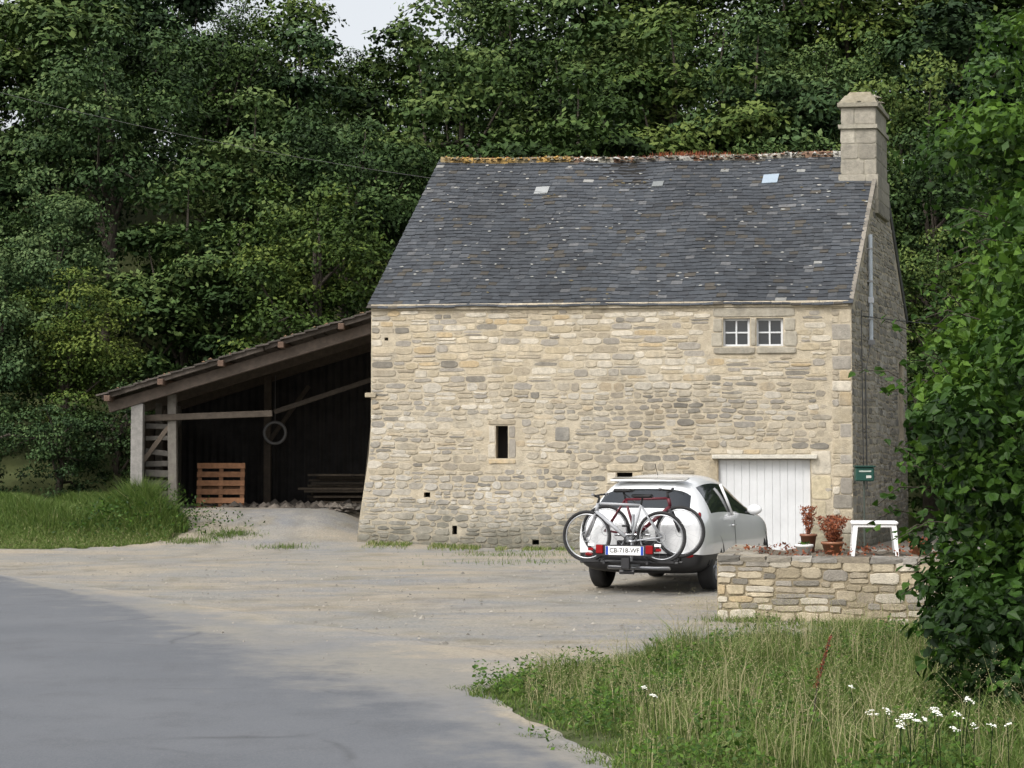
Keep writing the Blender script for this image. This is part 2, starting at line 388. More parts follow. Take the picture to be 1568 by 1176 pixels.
for i in range(len(ss)-1):
    for j in range(len(zs)-1):
        cx,cz=(ss[i]+ss[i+1])/2,(zs[j]+zs[j+1])/2
        if any(o[0]<cx<o[1] and o[2]<cz<o[3] for o in op): continue
        mb.add([xf_front(ss[i],zs[j],0),xf_front(ss[i+1],zs[j],0),xf_front(ss[i+1],zs[j+1],0),xf_front(ss[i],zs[j+1],0)],[(0,1,2,3)])
for o in op:
    dp={'w':.22,'s':.45,'g':.16,'h':.3}[o[4]]
    a=[xf_front(o[0],o[2],0),xf_front(o[1],o[2],0),xf_front(o[1],o[3],0),xf_front(o[0],o[3],0)]
    b=[(p[0],dp,p[2]) for p in a]
    mb.add(a+b,[(0,4,5,1),(1,5,6,2),(2,6,7,3),(3,7,4,0)])
    if o[4] in 'sh': mb.add(b,[(0,1,2,3)],1)
D=DV
mb.add([(bat(0,-.3),0,-.3),(bat(0,1.2),0,1.2),(0,0,2.6),(0,0,EZ),(D[0]/2,D[1]/2,RZ),(D[0],D[1],EZB),(D[0],D[1],-.3)],[(0,1,2,3,4,5,6)])
mb.add([(D[0],D[1],-.3),(L+D[0],D[1],-.3),(L+D[0],D[1],EZB),(D[0],D[1],EZB)],[(0,1,2,3)])
def xf_g(s,z,d):
    ln=math.hypot(*D); u=D/ln; nrm=np.array([u[1],-u[0]])
    p=np.array([L,0])+u*s+nrm*d
    return (p[0],p[1],z)
GL=math.hypot(*D); gw=(6.35,6.95,2.3,4.1)
def gtop(s): return EZ+(RZ-EZ)*s/(GL/2) if s<GL/2 else RZ+(EZB-RZ)*(s-GL/2)/(GL/2)
mb.add([xf_g(0,-.3,0),xf_g(gw[0],-.3,0),xf_g(gw[0],gtop(gw[0]),0),xf_g(GL/2,RZ,0),xf_g(0,EZ,0)],[(0,1,2,3,4)])
mb.add([xf_g(gw[1],-.3,0),xf_g(GL,-.3,0),xf_g(GL,EZB,0),xf_g(gw[1],gtop(gw[1]),0)],[(0,1,2,3)])
mb.add([xf_g(gw[0],-.3,0),xf_g(gw[1],-.3,0),xf_g(gw[1],gw[2],0),xf_g(gw[0],gw[2],0)],[(0,1,2,3)])
mb.add([xf_g(gw[0],gw[3],0),xf_g(gw[1],gw[3],0),xf_g(gw[1],gtop(gw[1]),0),xf_g(gw[0],gtop(gw[0]),0)],[(0,1,2,3)])
a=[xf_g(gw[0],gw[2],0),xf_g(gw[1],gw[2],0),xf_g(gw[1],gw[3],0),xf_g(gw[0],gw[3],0)]; b=[xf_g(gw[0],gw[2],-.25),xf_g(gw[1],gw[2],-.25),xf_g(gw[1],gw[3],-.25),xf_g(gw[0],gw[3],-.25)]
mb.add(a+b,[(0,1,5,4),(1,2,6,5),(2,3,7,6),(3,0,4,7)]); mb.add(b,[(0,1,2,3)],1)
mb.build('wall_core',[M_mortar,M_dark],H)
dress=[(7.03,8.72,3.95,4.9),(2.44,3.0,1.72,2.63),(4.87,5.61,.92,1.71),(6.97,9.28,-.1,2.0),(1.10,1.26,1.02,1.17),(1.69,1.83,.26,.48),(3.34,3.52,.06,.2),(9.42,L+.1,-1,6),(3.81,4.13,2.19,2.49),(.25,.38,4.26,4.36)]
def skipf(a,e,za,zb):
    for q in dress:
        if a<q[1]-.05 and e>q[0]+.05 and za<q[3]-.03 and zb>q[2]+.03: return True
    return False
def darkf(s,z):
    d=1.0
    if z<.75: d*=.7+.3*z/.75*(.8+.2*math.sin(s*3))
    d*=1-.22*math.exp(-((s-6.2)/2.0)**2-((z-2.6)/1.3)**2)
    return d*(1+.09*math.sin(s*.9+z*2.1)*math.sin(z*1.3-s*.5))
mb=MB()
walling(mb,xf_front,0,L,.0,1.5,skipf,hr=lambda z:(.10,.19),wr=(.10,.30),bias=lambda s,z:.75,dark=darkf,gap=.007,jit=.016,dd=(.004,.02),pw_=2.8)
walling(mb,xf_front,0,L,1.5,3.4,skipf,hr=lambda z:(.09,.17),wr=(.11,.36),bias=lambda s,z:.45,dark=darkf,gap=.007,jit=.015,dd=(.004,.018),pw_=2.9)
walling(mb,xf_front,0,L,3.4,EZ-.12,skipf,hr=lambda z:(.11,.18),wr=(.14,.42),bias=lambda s,z:.2,dark=darkf,gap=.006,jit=.010,dd=(.004,.015),pw_=3.6)
def block(s0,s1,z0,z1,d=.016,c=None,gap=.006):
    stone(mb,xf_front,s0,s1,z0,z1,d,c if c is not None else pal(.2)*.98,gap,.008,8)
z=0;k=0
while z<EZ-.15:
    h=R(.2,.36); h=min(h,EZ-.1-z)
    if k%2: block(L-.40,L,z,z+h,.018,pal(.3)*.95)
    else: block(L-.25,L,z,z+h,.018,pal(.3)*.95); stone(mb,xf_front,L-.40,L-.25,z,z+h*.5,.015,pal(.3),.006); stone(mb,xf_front,L-.40,L-.25,z+h*.5,z+h,.015,pal(.3),.006)
    z+=h;k+=1
gcol=lambda: np.array([.34,.31,.25])*R(.88,1.1)
block(7.02,8.72,4.70,4.90,.02,gcol()); block(7.04,7.24,4.40,4.69,.02,gcol()); block(7.0,7.24,4.1,4.40,.02,gcol()); block(7.80,7.91,4.11,4.69,.02,gcol())
block(8.47,8.70,4.42,4.69,.02,gcol()); block(8.47,8.74,4.1,4.42,.02,gcol()); block(7.04,7.9,3.95,4.10,.035,gcol()*.8); block(7.9,8.72,3.95,4.10,.035,gcol()*.8)
block(2.43,2.59,1.84,2.15,.012);block(2.45,2.59,2.16,2.52,.012);block(2.86,3.02,1.84,2.25,.012);block(2.86,3.0,2.26,2.52,.012);block(2.44,3.02,2.53,2.64,.02,pal()*.8);block(2.44,3.02,1.72,1.83,.02)
block(3.81,4.13,2.19,2.49,.015,np.array([.20,.19,.17]))
block(4.86,5.07,.92,1.3,.02);block(4.88,5.07,1.31,1.56,.02);block(5.41,5.62,.92,1.25,.02);block(5.41,5.6,1.26,1.56,.02);block(4.86,5.62,1.57,1.72,.03)
block(6.96,7.13,.0,.45,.015);block(6.96,7.13,.46,.9,.015);block(6.96,7.13,.91,1.35,.015);block(6.96,7.13,1.36,1.85,.015)
block(8.99,9.29,.0,.5,.015,np.array([.45,.38,.25]));block(8.99,9.29,.51,1.0,.015,np.array([.43,.37,.26]));block(8.99,9.4,1.01,1.5,.015,np.array([.45,.39,.27]));block(8.99,9.4,1.51,2.0,.015)
for a_ in np.arange(6.96,8.98,.34): block(a_,min(a_+.34,8.98),1.92,2.02,.014,pal(.3))
stone(mb,lambda s,z,d:(s,-d,z),-.13,.12,3.1,3.2,.05,pal(.3),0,.004,8)
def skg(a,e,za,zb):
    if zb>gtop(a)-.05 or zb>gtop(e)-.05: return True
    return a<gw[1]+.02 and e>gw[0]-.02 and za<gw[3]+.02 and zb>gw[2]-.02
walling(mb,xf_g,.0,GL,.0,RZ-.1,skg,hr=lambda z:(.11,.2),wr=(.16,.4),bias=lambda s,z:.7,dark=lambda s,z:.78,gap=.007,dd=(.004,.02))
mb.build('wall_stones',M_wall,H)
mb=MB()
mb.box((8.06,-.05,1.87),(2.1,.16,.085),0,col=(.5,.48,.42),bev=.01)
x=0
while x<L-.1:
    w_=min(R(.5,1.3),L-x); mb.box((x+w_/2,-.02+R(-.004,.004),EZ-.055),(w_-.004,.06,.12),0,col=tuple(np.array([.46,.40,.30])*R(.9,1.08)),bev=.008); x+=w_
mb.build('lintel_and_eave_band',M_wall,H)
mb=MB(); x=7.15
while x<8.96:
    mb.box((x+.077,.10,.86),(.150,.03,1.9),0,bev=.003); x+=.1535
mb.box((8.06,.125,.86),(1.84,.02,1.92),0)
mb.build('garage_door',M_whitep,H)
mb=MB()
for (a,b) in((7.25,7.79),(7.92,8.46)):
    z0,z1=4.11,4.68; y=.10; cx=(a+b)/2; cz=(z0+z1)/2
    for x_,w_ in((a+.022,.044),(b-.022,.044)): mb.box((x_,y,cz),(w_,.05,z1-z0),0,bev=.004)
    mb.box((cx,y,cz),(.034,.045,z1-z0-.08),0,bev=.004)
    for zz in(z0+.022,z1-.022): mb.box((cx,y-.003,zz),(b-a-.09,.05,.044),0)
    mb.box((cx,y+.002,cz),(b-a-.09,.03,.03),0)
    mb.add([(a,y+.02,z0),(b,y+.02,z0),(b,y+.02,z1),(a,y+.02,z1)],[(0,1,2,3)],1)
mb.build('windows',[M_whitep,M_glass],H)
# ------------------- roof
slate_cols=[((.044,.049,.056),40),((.052,.057,.064),32),((.037,.040,.045),14),((.066,.070,.076),9),((.060,.054,.045),6),((.10,.102,.105),2.0),((.20,.20,.19),.5)]
sw=np.array([q[1] for q in slate_cols],float); sw/=sw.sum()
mb=MB()
def sag(s,t): return -.05*math.sin(math.pi*s/L)*t-.012*math.sin(s*2.3+t*5)-.004*math.sin(s*5+t*11)
def roofpt(s,t,d,back=False):
    if not back:
        run=D*.5; x=s+run[0]*t; y=run[1]*t; z=EZ+(RZ-EZ)*t
        ln=math.hypot(run[1],RZ-EZ); return (x,y-d*(RZ-EZ)/ln,z+d*run[1]/ln+sag(s,t))
    x=s+D[0]*(1-.5*t); y=D[1]*(1-.5*t); z=EZB+(RZ-EZB)*t
    ln=math.hypot(D[1]/2,RZ-EZB); return (x,y+d*(RZ-EZB)/ln,z+d*D[1]/2/ln+sag(s,t))
rows=44
skyl=[(2.42,2.72,.735,.785),(4.98,5.22,.78,.815),(7.38,7.72,.79,.85)]
for back in(False,True):
    for r in range(-1,rows):
        t0=r/rows; s=-.08+(.11 if r%2 else 0)-(.1)
        while s<L+.04:
            w_=R(.17,.24); a=max(s,-.08); e=min(s+w_,L+.05)
            if e-a<.03: s+=w_; continue
            t0j=t0+R(-.003,.003); t1=t0+1.9/rows; t1=min(t1,1.0)
            if rng.random()<.02: t0j-=R(.003,.008)
            d0=.028+R(-.004,.007); d1=.004; tl=R(-.004,.004)
            mid=((a+e)/2,t0+.5/rows)
            c=np.array(slate_cols[rng.choice(len(slate_cols),p=sw)][0])*R(.9,1.1)
            c=c*(1.0+.12*math.sin(mid[0]*1.3+mid[1]*4)+.08*math.sin(mid[0]*3.1-mid[1]*9)+.12*mid[1])
            g_=.0025
            V=[roofpt(a+g_,t0j,d0+tl,back),roofpt(e-g_,t0j,d0-tl,back),roofpt(e-g_,t1,d1,back),roofpt(a+g_,t1,d1,back),
               roofpt(a+g_,t0j,d0-.014,back),roofpt(e-g_,t0j,d0-.014,back)]
            mb.add(V,[(0,1,2,3),(4,5,1,0),(4,0,3),(1,5,2)],0,tuple(c)); s+=w_
mb.build('roof_slates',M_slate,H)
mb=MB()
for _ in range(300):
    s_=R(0,L); t_=rng.random()**.7*.98; r_=R(.010,.032)
    p=np.array(roofpt(s_,t_,.03)); b_=base*r_*np.array([1.6,1,1])*rng.uniform(.6,1.3,(7,1)); b_[:,2]=b_[:,2]*.4+b_[:,1]*.7
    mb.add(b_+p,Fb.tolist(),0,[(.26,.26,.24),(.19,.19,.18),(.11,.09,.05),(.30,.29,.27)][rng.integers(4)])
mb.build('roof_lichen',M_stone,H)
mb=MB()
mb.add([roofpt(-.04,-.01,-.02),roofpt(L,-.01,-.02),roofpt(L,1,-.02),roofpt(-.04,1,-.02)],[(0,1,2,3)])
mb.add([roofpt(-.04,-.01,-.02,True),roofpt(L,-.01,-.02,True),roofpt(L,1,-.02,True),roofpt(-.04,1,-.02,True)],[(0,1,2,3)])
mb.build('roof_deck',M_dark,H)
mb=MB()
for k,(a,b,t0,t1) in enumerate(skyl):
    V=[roofpt(a,t0,.045),roofpt(b,t0,.045),roofpt(b,t1,.045),roofpt(a,t1,.045),roofpt(a,t0,.0),roofpt(b,t0,.0),roofpt(b,t1,.0),roofpt(a,t1,.0)]
    mb.add(V,[(0,1,2,3),(0,4,5,1),(1,5,6,2),(2,6,7,3),(3,7,4,0)],0,[(.28,.29,.29),(.17,.18,.18),(.28,.34,.40)][k])
mb.build('roof_lights',M_attr,H)
mb=MB(); s=-.05
while s<L-.65:
    w_=R(.15,.34); q=s/L
    if q<.30: c=[(.27,.18,.07),(.22,.17,.09),(.22,.20,.17),(.32,.21,.07)][rng.integers(4)]
    elif .55<q<.72: c=[(.17,.09,.06),(.20,.11,.07),(.20,.18,.15)][rng.integers(3)]
    else: c=[(.24,.22,.18),(.19,.12,.08),(.36,.35,.32),(.15,.14,.13),(.20,.19,.16)][rng.integers(5)]
    hh=R(-.01,.015)
    prof=[(-.13,-.12),(-.10,-.03+hh),(-.04,.02+hh),(.05,.025+hh),(.10,-.03+hh),(.14,-.12)]
    V=[];e=s+w_-.006
    for x_ in(s,e):
        for (py_,pz_) in prof: V.append((x_+D[0]/2+R(-.01,.01),D[1]/2+py_+R(-.012,.012),RZ+.02+pz_+sag(x_,1)+R(-.008,.008)))
    n=6; mb.add(V,[(i,i+1,n+i+1,n+i) for i in range(n-1)]+[list(range(n)),list(range(n,2*n))],0,c); s+=w_
for _ in range(620):
    x_=R(-.03,L-.8); r_=R(.008,.032); q=x_/L
    c=[(.36,.22,.06),(.26,.18,.08),(.15,.14,.10)][rng.integers(3)] if q<.3 else [(.45,.44,.41),(.16,.09,.06),(.14,.12,.08),(.12,.12,.10)][rng.integers(4)]
    if abs(q-.345)<.02: c=(.6,.58,.52)
    b_=base*r_*2; b_=b_+rng.normal(0,.008,b_.shape)+np.array([x_+D[0]/2,D[1]/2-R(-.02,.2),RZ-.01+R(-.06,.03)+sag(x_,1)])
    mb.add(b_,Fb.tolist(),0,c)
mb.build('ridge_tiles',M_stone,H)
# ------------------- chimney
mb=MB(); CO=.34
def chim(z0,z1,wx,wy,m=0,col=(.33,.31,.26),tap=1.0,bot=1.0,rough=.008):
    cx=L+D[0]/2-CO; cy=D[1]/2
    V=[]
    for z_,f in((z0,bot),(z1,tap)):
        for sx,sy in((-1,-1),(1,-1),(1,1),(-1,1)):
            y_=sy*wy/2*f; V.append((cx+sx*wx/2*f+y_*D[0]/D[1]+R(-rough,rough),cy+y_+R(-rough,rough),z_))
    mb.add(V,[(0,1,5,4),(1,2,6,5),(2,3,7,6),(3,0,4,7),(4,5,6,7),(0,3,2,1)],m,col)
gc=lambda: tuple(np.array([.31,.285,.235])*R(.72,1.15))
def chim_blocks(z0,z1,wx,wy,n):
    chim(z0,z1,wx-.02,wy-.02,0,(.27,.25,.20))
    cx=L+D[0]/2-CO; cy=D[1]/2; hgt_=(z1-z0)/n
    for k in range(n):
        za=z0+k*hgt_; sp=R(-.18,.18)
        for (a,b) in((-wx/2,sp),(sp,wx/2)):
            stone(mb,lambda s,z,d:(cx-wy/2*D[0]/D[1]+s,cy-wy/2-d+.01,z),a,b,za,za+hgt_,.012,gc(),.005,.006,8)
        sp=R(-.3,.3)
        for (a,b) in((-wy/2,sp-.0),(sp,wy/2)):
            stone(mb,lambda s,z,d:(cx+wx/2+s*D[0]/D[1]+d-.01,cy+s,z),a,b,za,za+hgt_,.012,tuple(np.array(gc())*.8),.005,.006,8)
chim_blocks(7.2,8.06,.86,1.56,3); 
chim_blocks(8.05,9.08,.78,1.45,3)
chim(9.07,9.16,.85,1.55,0,(.28,.26,.21)); chim_blocks(9.16,9.56,.76,1.42,1)
chim(9.55,9.64,.88,1.58,0,(.25,.23,.18)); chim(9.64,9.84,.84,1.5,0,(.22,.195,.14),.74); chim(9.84,9.94,.55,1.1,0,(.22,.19,.13),.8)
for _ in range(200):
    r_=R(.02,.055); u=R(0,1); b_=base*r_*1.5*rng.uniform(.6,1.3,(7,1))+np.array([L+D[0]/2-CO+R(-.40,.40)*(1-u*.35),D[1]/2+R(-.72,.72)*(1-u*.3),9.64+u*.23])
    mb.add(b_,Fb.tolist(),0,[(.25,.20,.11),(.14,.13,.095),(.27,.25,.20)][rng.integers(3)])
mb.build('chimney',M_wall,H)
# gable verge
mb=MB()
for (a,b) in((0,GL/2),(GL/2,GL)):
    n=24
    for i in range(n):
        s0=a+(b-a)*i/n; s1=a+(b-a)*(i+1)/n-.01
        z0,z1=gtop(s0),gtop(s1)
        V=[xf_g(s0,z0-.10,.03),xf_g(s1,z1-.10,.03),xf_g(s1,z1+.05,.05),xf_g(s0,z0+.05,.05),xf_g(s0,z0-.10,-.02),xf_g(s1,z1-.10,-.02),xf_g(s1,z1+.05,-.04),xf_g(s0,z0+.05,-.04)]
        mb.add(V,[(0,1,2,3),(3,2,6,7),(0,4,5,1),(0,3,7,4),(1,5,6,2)],0,(.07,.07,.07) if a>0 else tuple(np.array([.20,.18,.15])*R(.7,1.15)))
mb.build('gable_verge',M_slate,H)
mb=MB()
mb.tube([xf_g(2.0,6.6,.07),xf_g(2.0,4.3,.07)],.045,0,8,(.45,.5,.55)); mb.tube([xf_g(2.0,4.3,.06),xf_g(1.4,3.6,.04),xf_g(1.5,1.2,.04)],.015,0,6,(.1,.1,.1))
mb.tube([xf_g(.9,4.9,.05),xf_g(.95,3.0,.05),xf_g(1.0,1.5,.05)],.012,0,6,(.08,.08,.08))
mb.box(xf_g(2.0,5.2,.07),(.12,.12,.12),0,col=(.5,.52,.55)); mb.box(xf_g(2.0,4.3,.07),(.14,.12,.1),0,col=(.2,.2,.2))
for z_ in(6.3,5.6,4.8): mb.box(xf_g(2.0,z_,.05),(.13,.13,.03),0,col=(.3,.3,.3))
mb.build('gable_pipe',M_attr,H)
mb=MB()
p0=Vector((7.3,36.6,4.8)); p1=Vector((16,40,5.3))
mb.tube([p0.lerp(p1,i/14)+Vector((0,0,-.35*4*(i/14)*(1-i/14))) for i in range(15)],.011,0,5,(.02,.02,.02))
mb.build('overhead_cable',M_attr)
mb=MB()
p0=Vector((7.2,37.3,7.0)); p1=Vector((-22,44,14.0))
mb.tube([p0.lerp(p1,i/20)+Vector((0,0,-1.2*4*(i/20)*(1-i/20))) for i in range(21)],.004,0,5,(.03,.03,.03))
mb.build('overhead_cable',M_attr)
MBX=empty('mailbox',(7.03,35.25,1.52),0)
mb=MB(); mb.box((0,0,0),(.37,.2,.28),0,col=(.012,.055,.042),bev=.02); mb.box((0,-.01,.155),(.41,.24,.035),0,col=(.01,.045,.035),bev=.01)
mb.box((.0,-.104,.06),(.24,.012,.03),0,col=(.35,.4,.36)); mb.box((.07,-.104,-.05),(.10,.012,.05),0,col=(.5,.5,.46)); mb.box((.0,.15,-.02),(.05,.22,.05),0,col=(.05,.05,.05))
mb.tube([(0,.02,-.14),(0,.02,-1.53)],.022,0,8,(.05,.06,.05))
mb.build('box_and_post',M_attr,MBX)

# ------------------------------------------------------------------ open shed
S=empty('open_shed')
def rz(x): return 3.2+(x+8.98)*.309
mb=MB(); wc=lambda k=1:tuple(np.array([.075,.06,.046])*R(.7,1.25)*k)  # low k paints the shed's interior shade into the inner timbers
grey=lambda k=1:tuple(np.array([.14,.128,.11])*R(.85,1.15)*k)
def beam(a,b,w_,h_,c,bev=.01):
    a=Vector(a);b=Vector(b); d=b-a; q=d.to_track_quat('X','Z').to_matrix()
    mb.box((a+b)/2,(d.length,w_,h_),0,q,c,bev)
beam((-8.8,38.5,rz(-8.8)-.30),(-2.2,38.5,rz(-2.2)-.34),.16,.24,(.085,.066,.052))
beam((-8.9,38.22,rz(-8.9)-.06),(-5.4,38.22,rz(-5.4)-.07),.05,.12,(.08,.066,.054)); beam((-5.38,38.23,rz(-5.38)-.05),(-2.1,38.22,rz(-2.1)-.08),.05,.13,(.07,.058,.048))
beam((-8.7,41.0,rz(-8.7)-.3),(-1.6,41.0,rz(-1.6)-.3),.14,.2,wc()); beam((-8.7,43.3,rz(-8.7)-.3),(-1.0,43.3,rz(-1.0)-.3),.14,.2,wc())
for x_ in(-8.75,-7.6,-6.3,-5.0,-3.7,-2.6): beam((x_,38.05,rz(x_)-.13),(x_,44,rz(x_)-.12),.13,.13,(.11,.07,.05))
beam((-8.18,38.55,.4),(-8.18,38.55,rz(-8.2)-.40),.2,.26,(.22,.21,.195)); beam((-7.45,38.9,.5),(-7.5,38.9,rz(-7.5)-.4),.17,.19,grey())
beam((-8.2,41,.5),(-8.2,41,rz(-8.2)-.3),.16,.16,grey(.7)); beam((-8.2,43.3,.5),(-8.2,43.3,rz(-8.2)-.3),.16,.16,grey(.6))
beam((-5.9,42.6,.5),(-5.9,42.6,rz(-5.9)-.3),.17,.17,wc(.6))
beam((-8.25,38.75,2.72),(-5.3,39.0,2.84),.12,.14,wc(1.1)); beam((-5.4,40.02,2.90),(-2.6,40.2,3.85),.10,.11,wc(.5))
beam((-8.15,38.7,1.7),(-7.5,38.9,2.65),.09,.1,wc(1.3)); beam((-5.9,42.5,2.2),(-4.9,42.5,3.6),.09,.1,wc(.6))
z_=.75
while z_<2.6:
    beam((-8.05,38.75,z_+R(-.04,.04)),(-7.55,38.85,z_+R(-.04,.04)),.03,R(.10,.19),grey(R(.3,.6))); z_+=R(.2,.3)
y_=38.7
while y_<43.4:
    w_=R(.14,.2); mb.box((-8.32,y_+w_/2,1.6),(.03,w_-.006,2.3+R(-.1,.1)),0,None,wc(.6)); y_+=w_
for i in range(26):
    x0=-9.0+i*.265; x1=x0+.29; fy=38.12+R(-.05,.03)
    V=[(x0,fy,rz(x0)+.03),(x1,fy,rz(x1)+R(-.01,.01)),(x1,44.1,rz(x1)+.0),(x0,44.1,rz(x0)+.03)]
    V+=[(x,y,z-.035) for x,y,z in V]
    mb.add(V,[(0,1,2,3),(7,6,5,4),(0,4,5,1),(1,5,6,2),(3,7,4,0),(2,6,7,3)],0,tuple(np.array([.065,.055,.047])*R(.75,1.35)))
for i in range(60):
    x_=R(-8.9,-2.4); b_=base*R(.02,.06)+np.array([x_,38.1+R(0,.4),rz(x_)+.03]); mb.add(b_,Fb.tolist(),0,[(.14,.085,.045),(.05,.065,.03)][i%2])
mb.build('timber_frame',M_wood,S)
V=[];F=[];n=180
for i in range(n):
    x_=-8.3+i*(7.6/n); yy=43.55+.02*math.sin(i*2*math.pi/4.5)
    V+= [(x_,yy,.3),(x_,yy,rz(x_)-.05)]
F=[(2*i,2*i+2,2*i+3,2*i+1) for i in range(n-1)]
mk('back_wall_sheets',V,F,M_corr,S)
P=empty('wooden_pallet',(-6.62,40.1,.62),math.radians(3)); mb=MB(); tl=Matrix.Rotation(math.radians(-10),3,'X')
pc=lambda:tuple(np.array([.27,.135,.070])*R(.7,1.15))
for i in range(6):
    q=tl@Vector((0,-.05,.07+i*.2)); mb.box(q,(1.08,.02,.125),0,tl,pc(),.003)
for x_ in(-.48,0,.48):
    q=tl@Vector((x_,.0,.56)); mb.box(q,(.09,.075,1.12),0,tl,tuple(np.array(pc())*.6),.003)
for i in(0,2.5,5):
    q=tl@Vector((0,.05,.07+i*.2)); mb.box(q,(1.08,.02,.1),0,tl,tuple(np.array(pc())*.5),.003)
mb.build('slats',M_wood,P)
T=empty('old_tyre',(-5.55,41.3,2.45)); mb=MB(); mb.torus((0,0,0),(0,1,0),.25,.035,0,28,8,(.09,.09,.09)); mb.tube([(0,0,.26),(0,0,1.35)],.008,0,5,(.08,.08,.08)); mb.build('tyre_and_rope',M_attr,T,True)
T=empty('rubble_heap',(-5.0,40.2,.62)); mb=MB()
for _ in range(260):
    r_=R(.03,.12); b_=base*r_*1.5+rng.normal(0,.01,base.shape)+np.array([rng.normal(0,1.0),R(-.3,1.2),R(0,.16)]); mb.add(b_,Fb.tolist(),0,tuple(np.array([.11,.095,.08])*R(.3,1.6)))
mb.build('stones',M_stone,T)
T=empty('timber_stack',(-3.9,42.4,.62)); mb=MB()
for i in range(26):
    a=R(-.04,.04); mb.box((R(-.15,.15),R(-.3,.3),.06+.065*(i//2)),(R(1.4,2.2),R(.08,.16),.05),0,Matrix.Rotation(a,3,'Z'),tuple(np.array([.06,.048,.035])*R(.5,1.5)))
mb.build('boards',M_wood,T)

# ------------------------------------------------------------------ low garden wall
Wl=empty('dry_stone_wall'); mb=MB()
def seg_wall(p,q,h,th,nm):
    p=np.array(p,float);q=np.array(q,float);u=(q-p);Ln=np.linalg.norm(u);u/=Ln;nn=np.array([u[1],-u[0]])
    xf=lambda s,z,d:(p[0]+u[0]*s+nn[0]*d,p[1]+u[1]*s+nn[1]*d,z)
    walling(mb,xf,0,Ln,-.02,h-.04,lambda *a:False,hr=lambda z:(.07,.14),wr=(.11,.33),bias=lambda s,z:.2,dd=(.008,.022),gap=.002,jit=.008,dark=lambda s,z:.88+.12*math.sin(s*2.1+z*5),pw_=4.5)
    xb=lambda s,z,d:xf(Ln-s,z,-th-d)
    walling(mb,xb,0,Ln,-.02,h-.04,lambda *a:False,hr=lambda z:(.09,.16),wr=(.15,.38),dd=(.01,.03))
    V=[xf(0,-.1,0),xf(Ln,-.1,0),xf(Ln,h-.05,0),xf(0,h-.05,0),xf(0,-.1,-th),xf(Ln,-.1,-th),xf(Ln,h-.05,-th),xf(0,h-.05,-th)]
    mb.add(V,[(0,1,2,3),(3,2,6,7),(4,7,6,5),(0,3,7,4),(1,5,6,2)],0,(.24,.20,.135))
    s=0
    while s<Ln-.05:
        w_=min(R(.14,.36),Ln-s); b=-th*R(.4,.6)
        for (d0,d1) in((.02,b),(b,-th-.02)):
            cz=h-.05+R(0,.015); x0,x1=s+.004,s+w_-.004
            K=[(x0,d0),(x1,d0),(x1,d1),(x0,d1)]
            V=[xf(x+R(-.010,.010),cz-.02,d+R(-.01,.01)) for x,d in K]+[xf(x+R(-.012,.012),cz+.035+R(-.012,.012),d*.94+R(-.012,.012)) for x,d in K]
            mb.add(V,[(0,1,5,4),(1,2,6,5),(2,3,7,6),(3,0,4,7),(4,5,6,7)],0,tuple(pal(.6)*R(.5,.9)))
        s+=w_
seg_wall((2.30,19.85),(5.6,19.0),.70,.38,'f')
seg_wall((2.92,22.9),(2.37,20.28),.69,.38,'l')
mb.build('wall_stones',M_stone,Wl)
t=mat('soil',col=(.12,.10,.075),rough=.95,ns=8,na=.4,bst=.8,bs=12,bdist=.05)
xs=np.linspace(0,1,26); V=[];F=[]
for j in range(26):
    for i in range(26):
        a=np.array((2.68,20.1))*(1-xs[i])+np.array((5.6,19.3))*xs[i]; b=np.array((3.2,22.8))*(1-xs[i])+np.array((6.4,22.6))*xs[i]
        q=a*(1-xs[j])+b*xs[j]; V.append((q[0],q[1],.60+.04*math.sin(i*1.3)*math.cos(j*1.7)+R(-.015,.015)))
for j in range(25):
    for i in range(25): k=j*26+i; F.append((k,k+1,k+27,k+26))
mk('planting_bed',V,F,t)

# ------------------------------------------------------------------ leaves
def unit(a): return a/np.maximum(np.linalg.norm(a,axis=1,keepdims=True),1e-9)
def leaf_geo(P,Nn,size,asp,six=False):
    n=len(P); r=rng.normal(size=(n,3)); T=unit(np.cross(Nn,r)); T[:,2]-=.15; T=unit(T); B=unit(np.cross(Nn,T)); s=size[:,None]
    if not six:
        V=np.stack([P-T*s*.5,P+B*s*asp*.5-Nn*s*.08,P+T*s*.5-Nn*s*.12,P-B*s*asp*.5-Nn*s*.08],1)
        F=np.arange(n*4).reshape(n,4); return V.reshape(-1,3),F
    b=P-T*s*.5; tip=P+T*s*.55-Nn*s*.15
    V=np.stack([b,b+T*s*.25+B*s*asp*.52+Nn*s*.07,b+T*s*.65+B*s*asp*.38+Nn*s*.05,tip,b+T*s*.65-B*s*asp*.38+Nn*s*.05,b+T*s*.25-B*s*asp*.52+Nn*s*.07],1)
    i=np.arange(n)[:,None]*6; F=np.concatenate([i+np.array([[0,1,2,3]]),i+np.array([[0,3,4,5]])],0)
    return V.reshape(-1,3),F
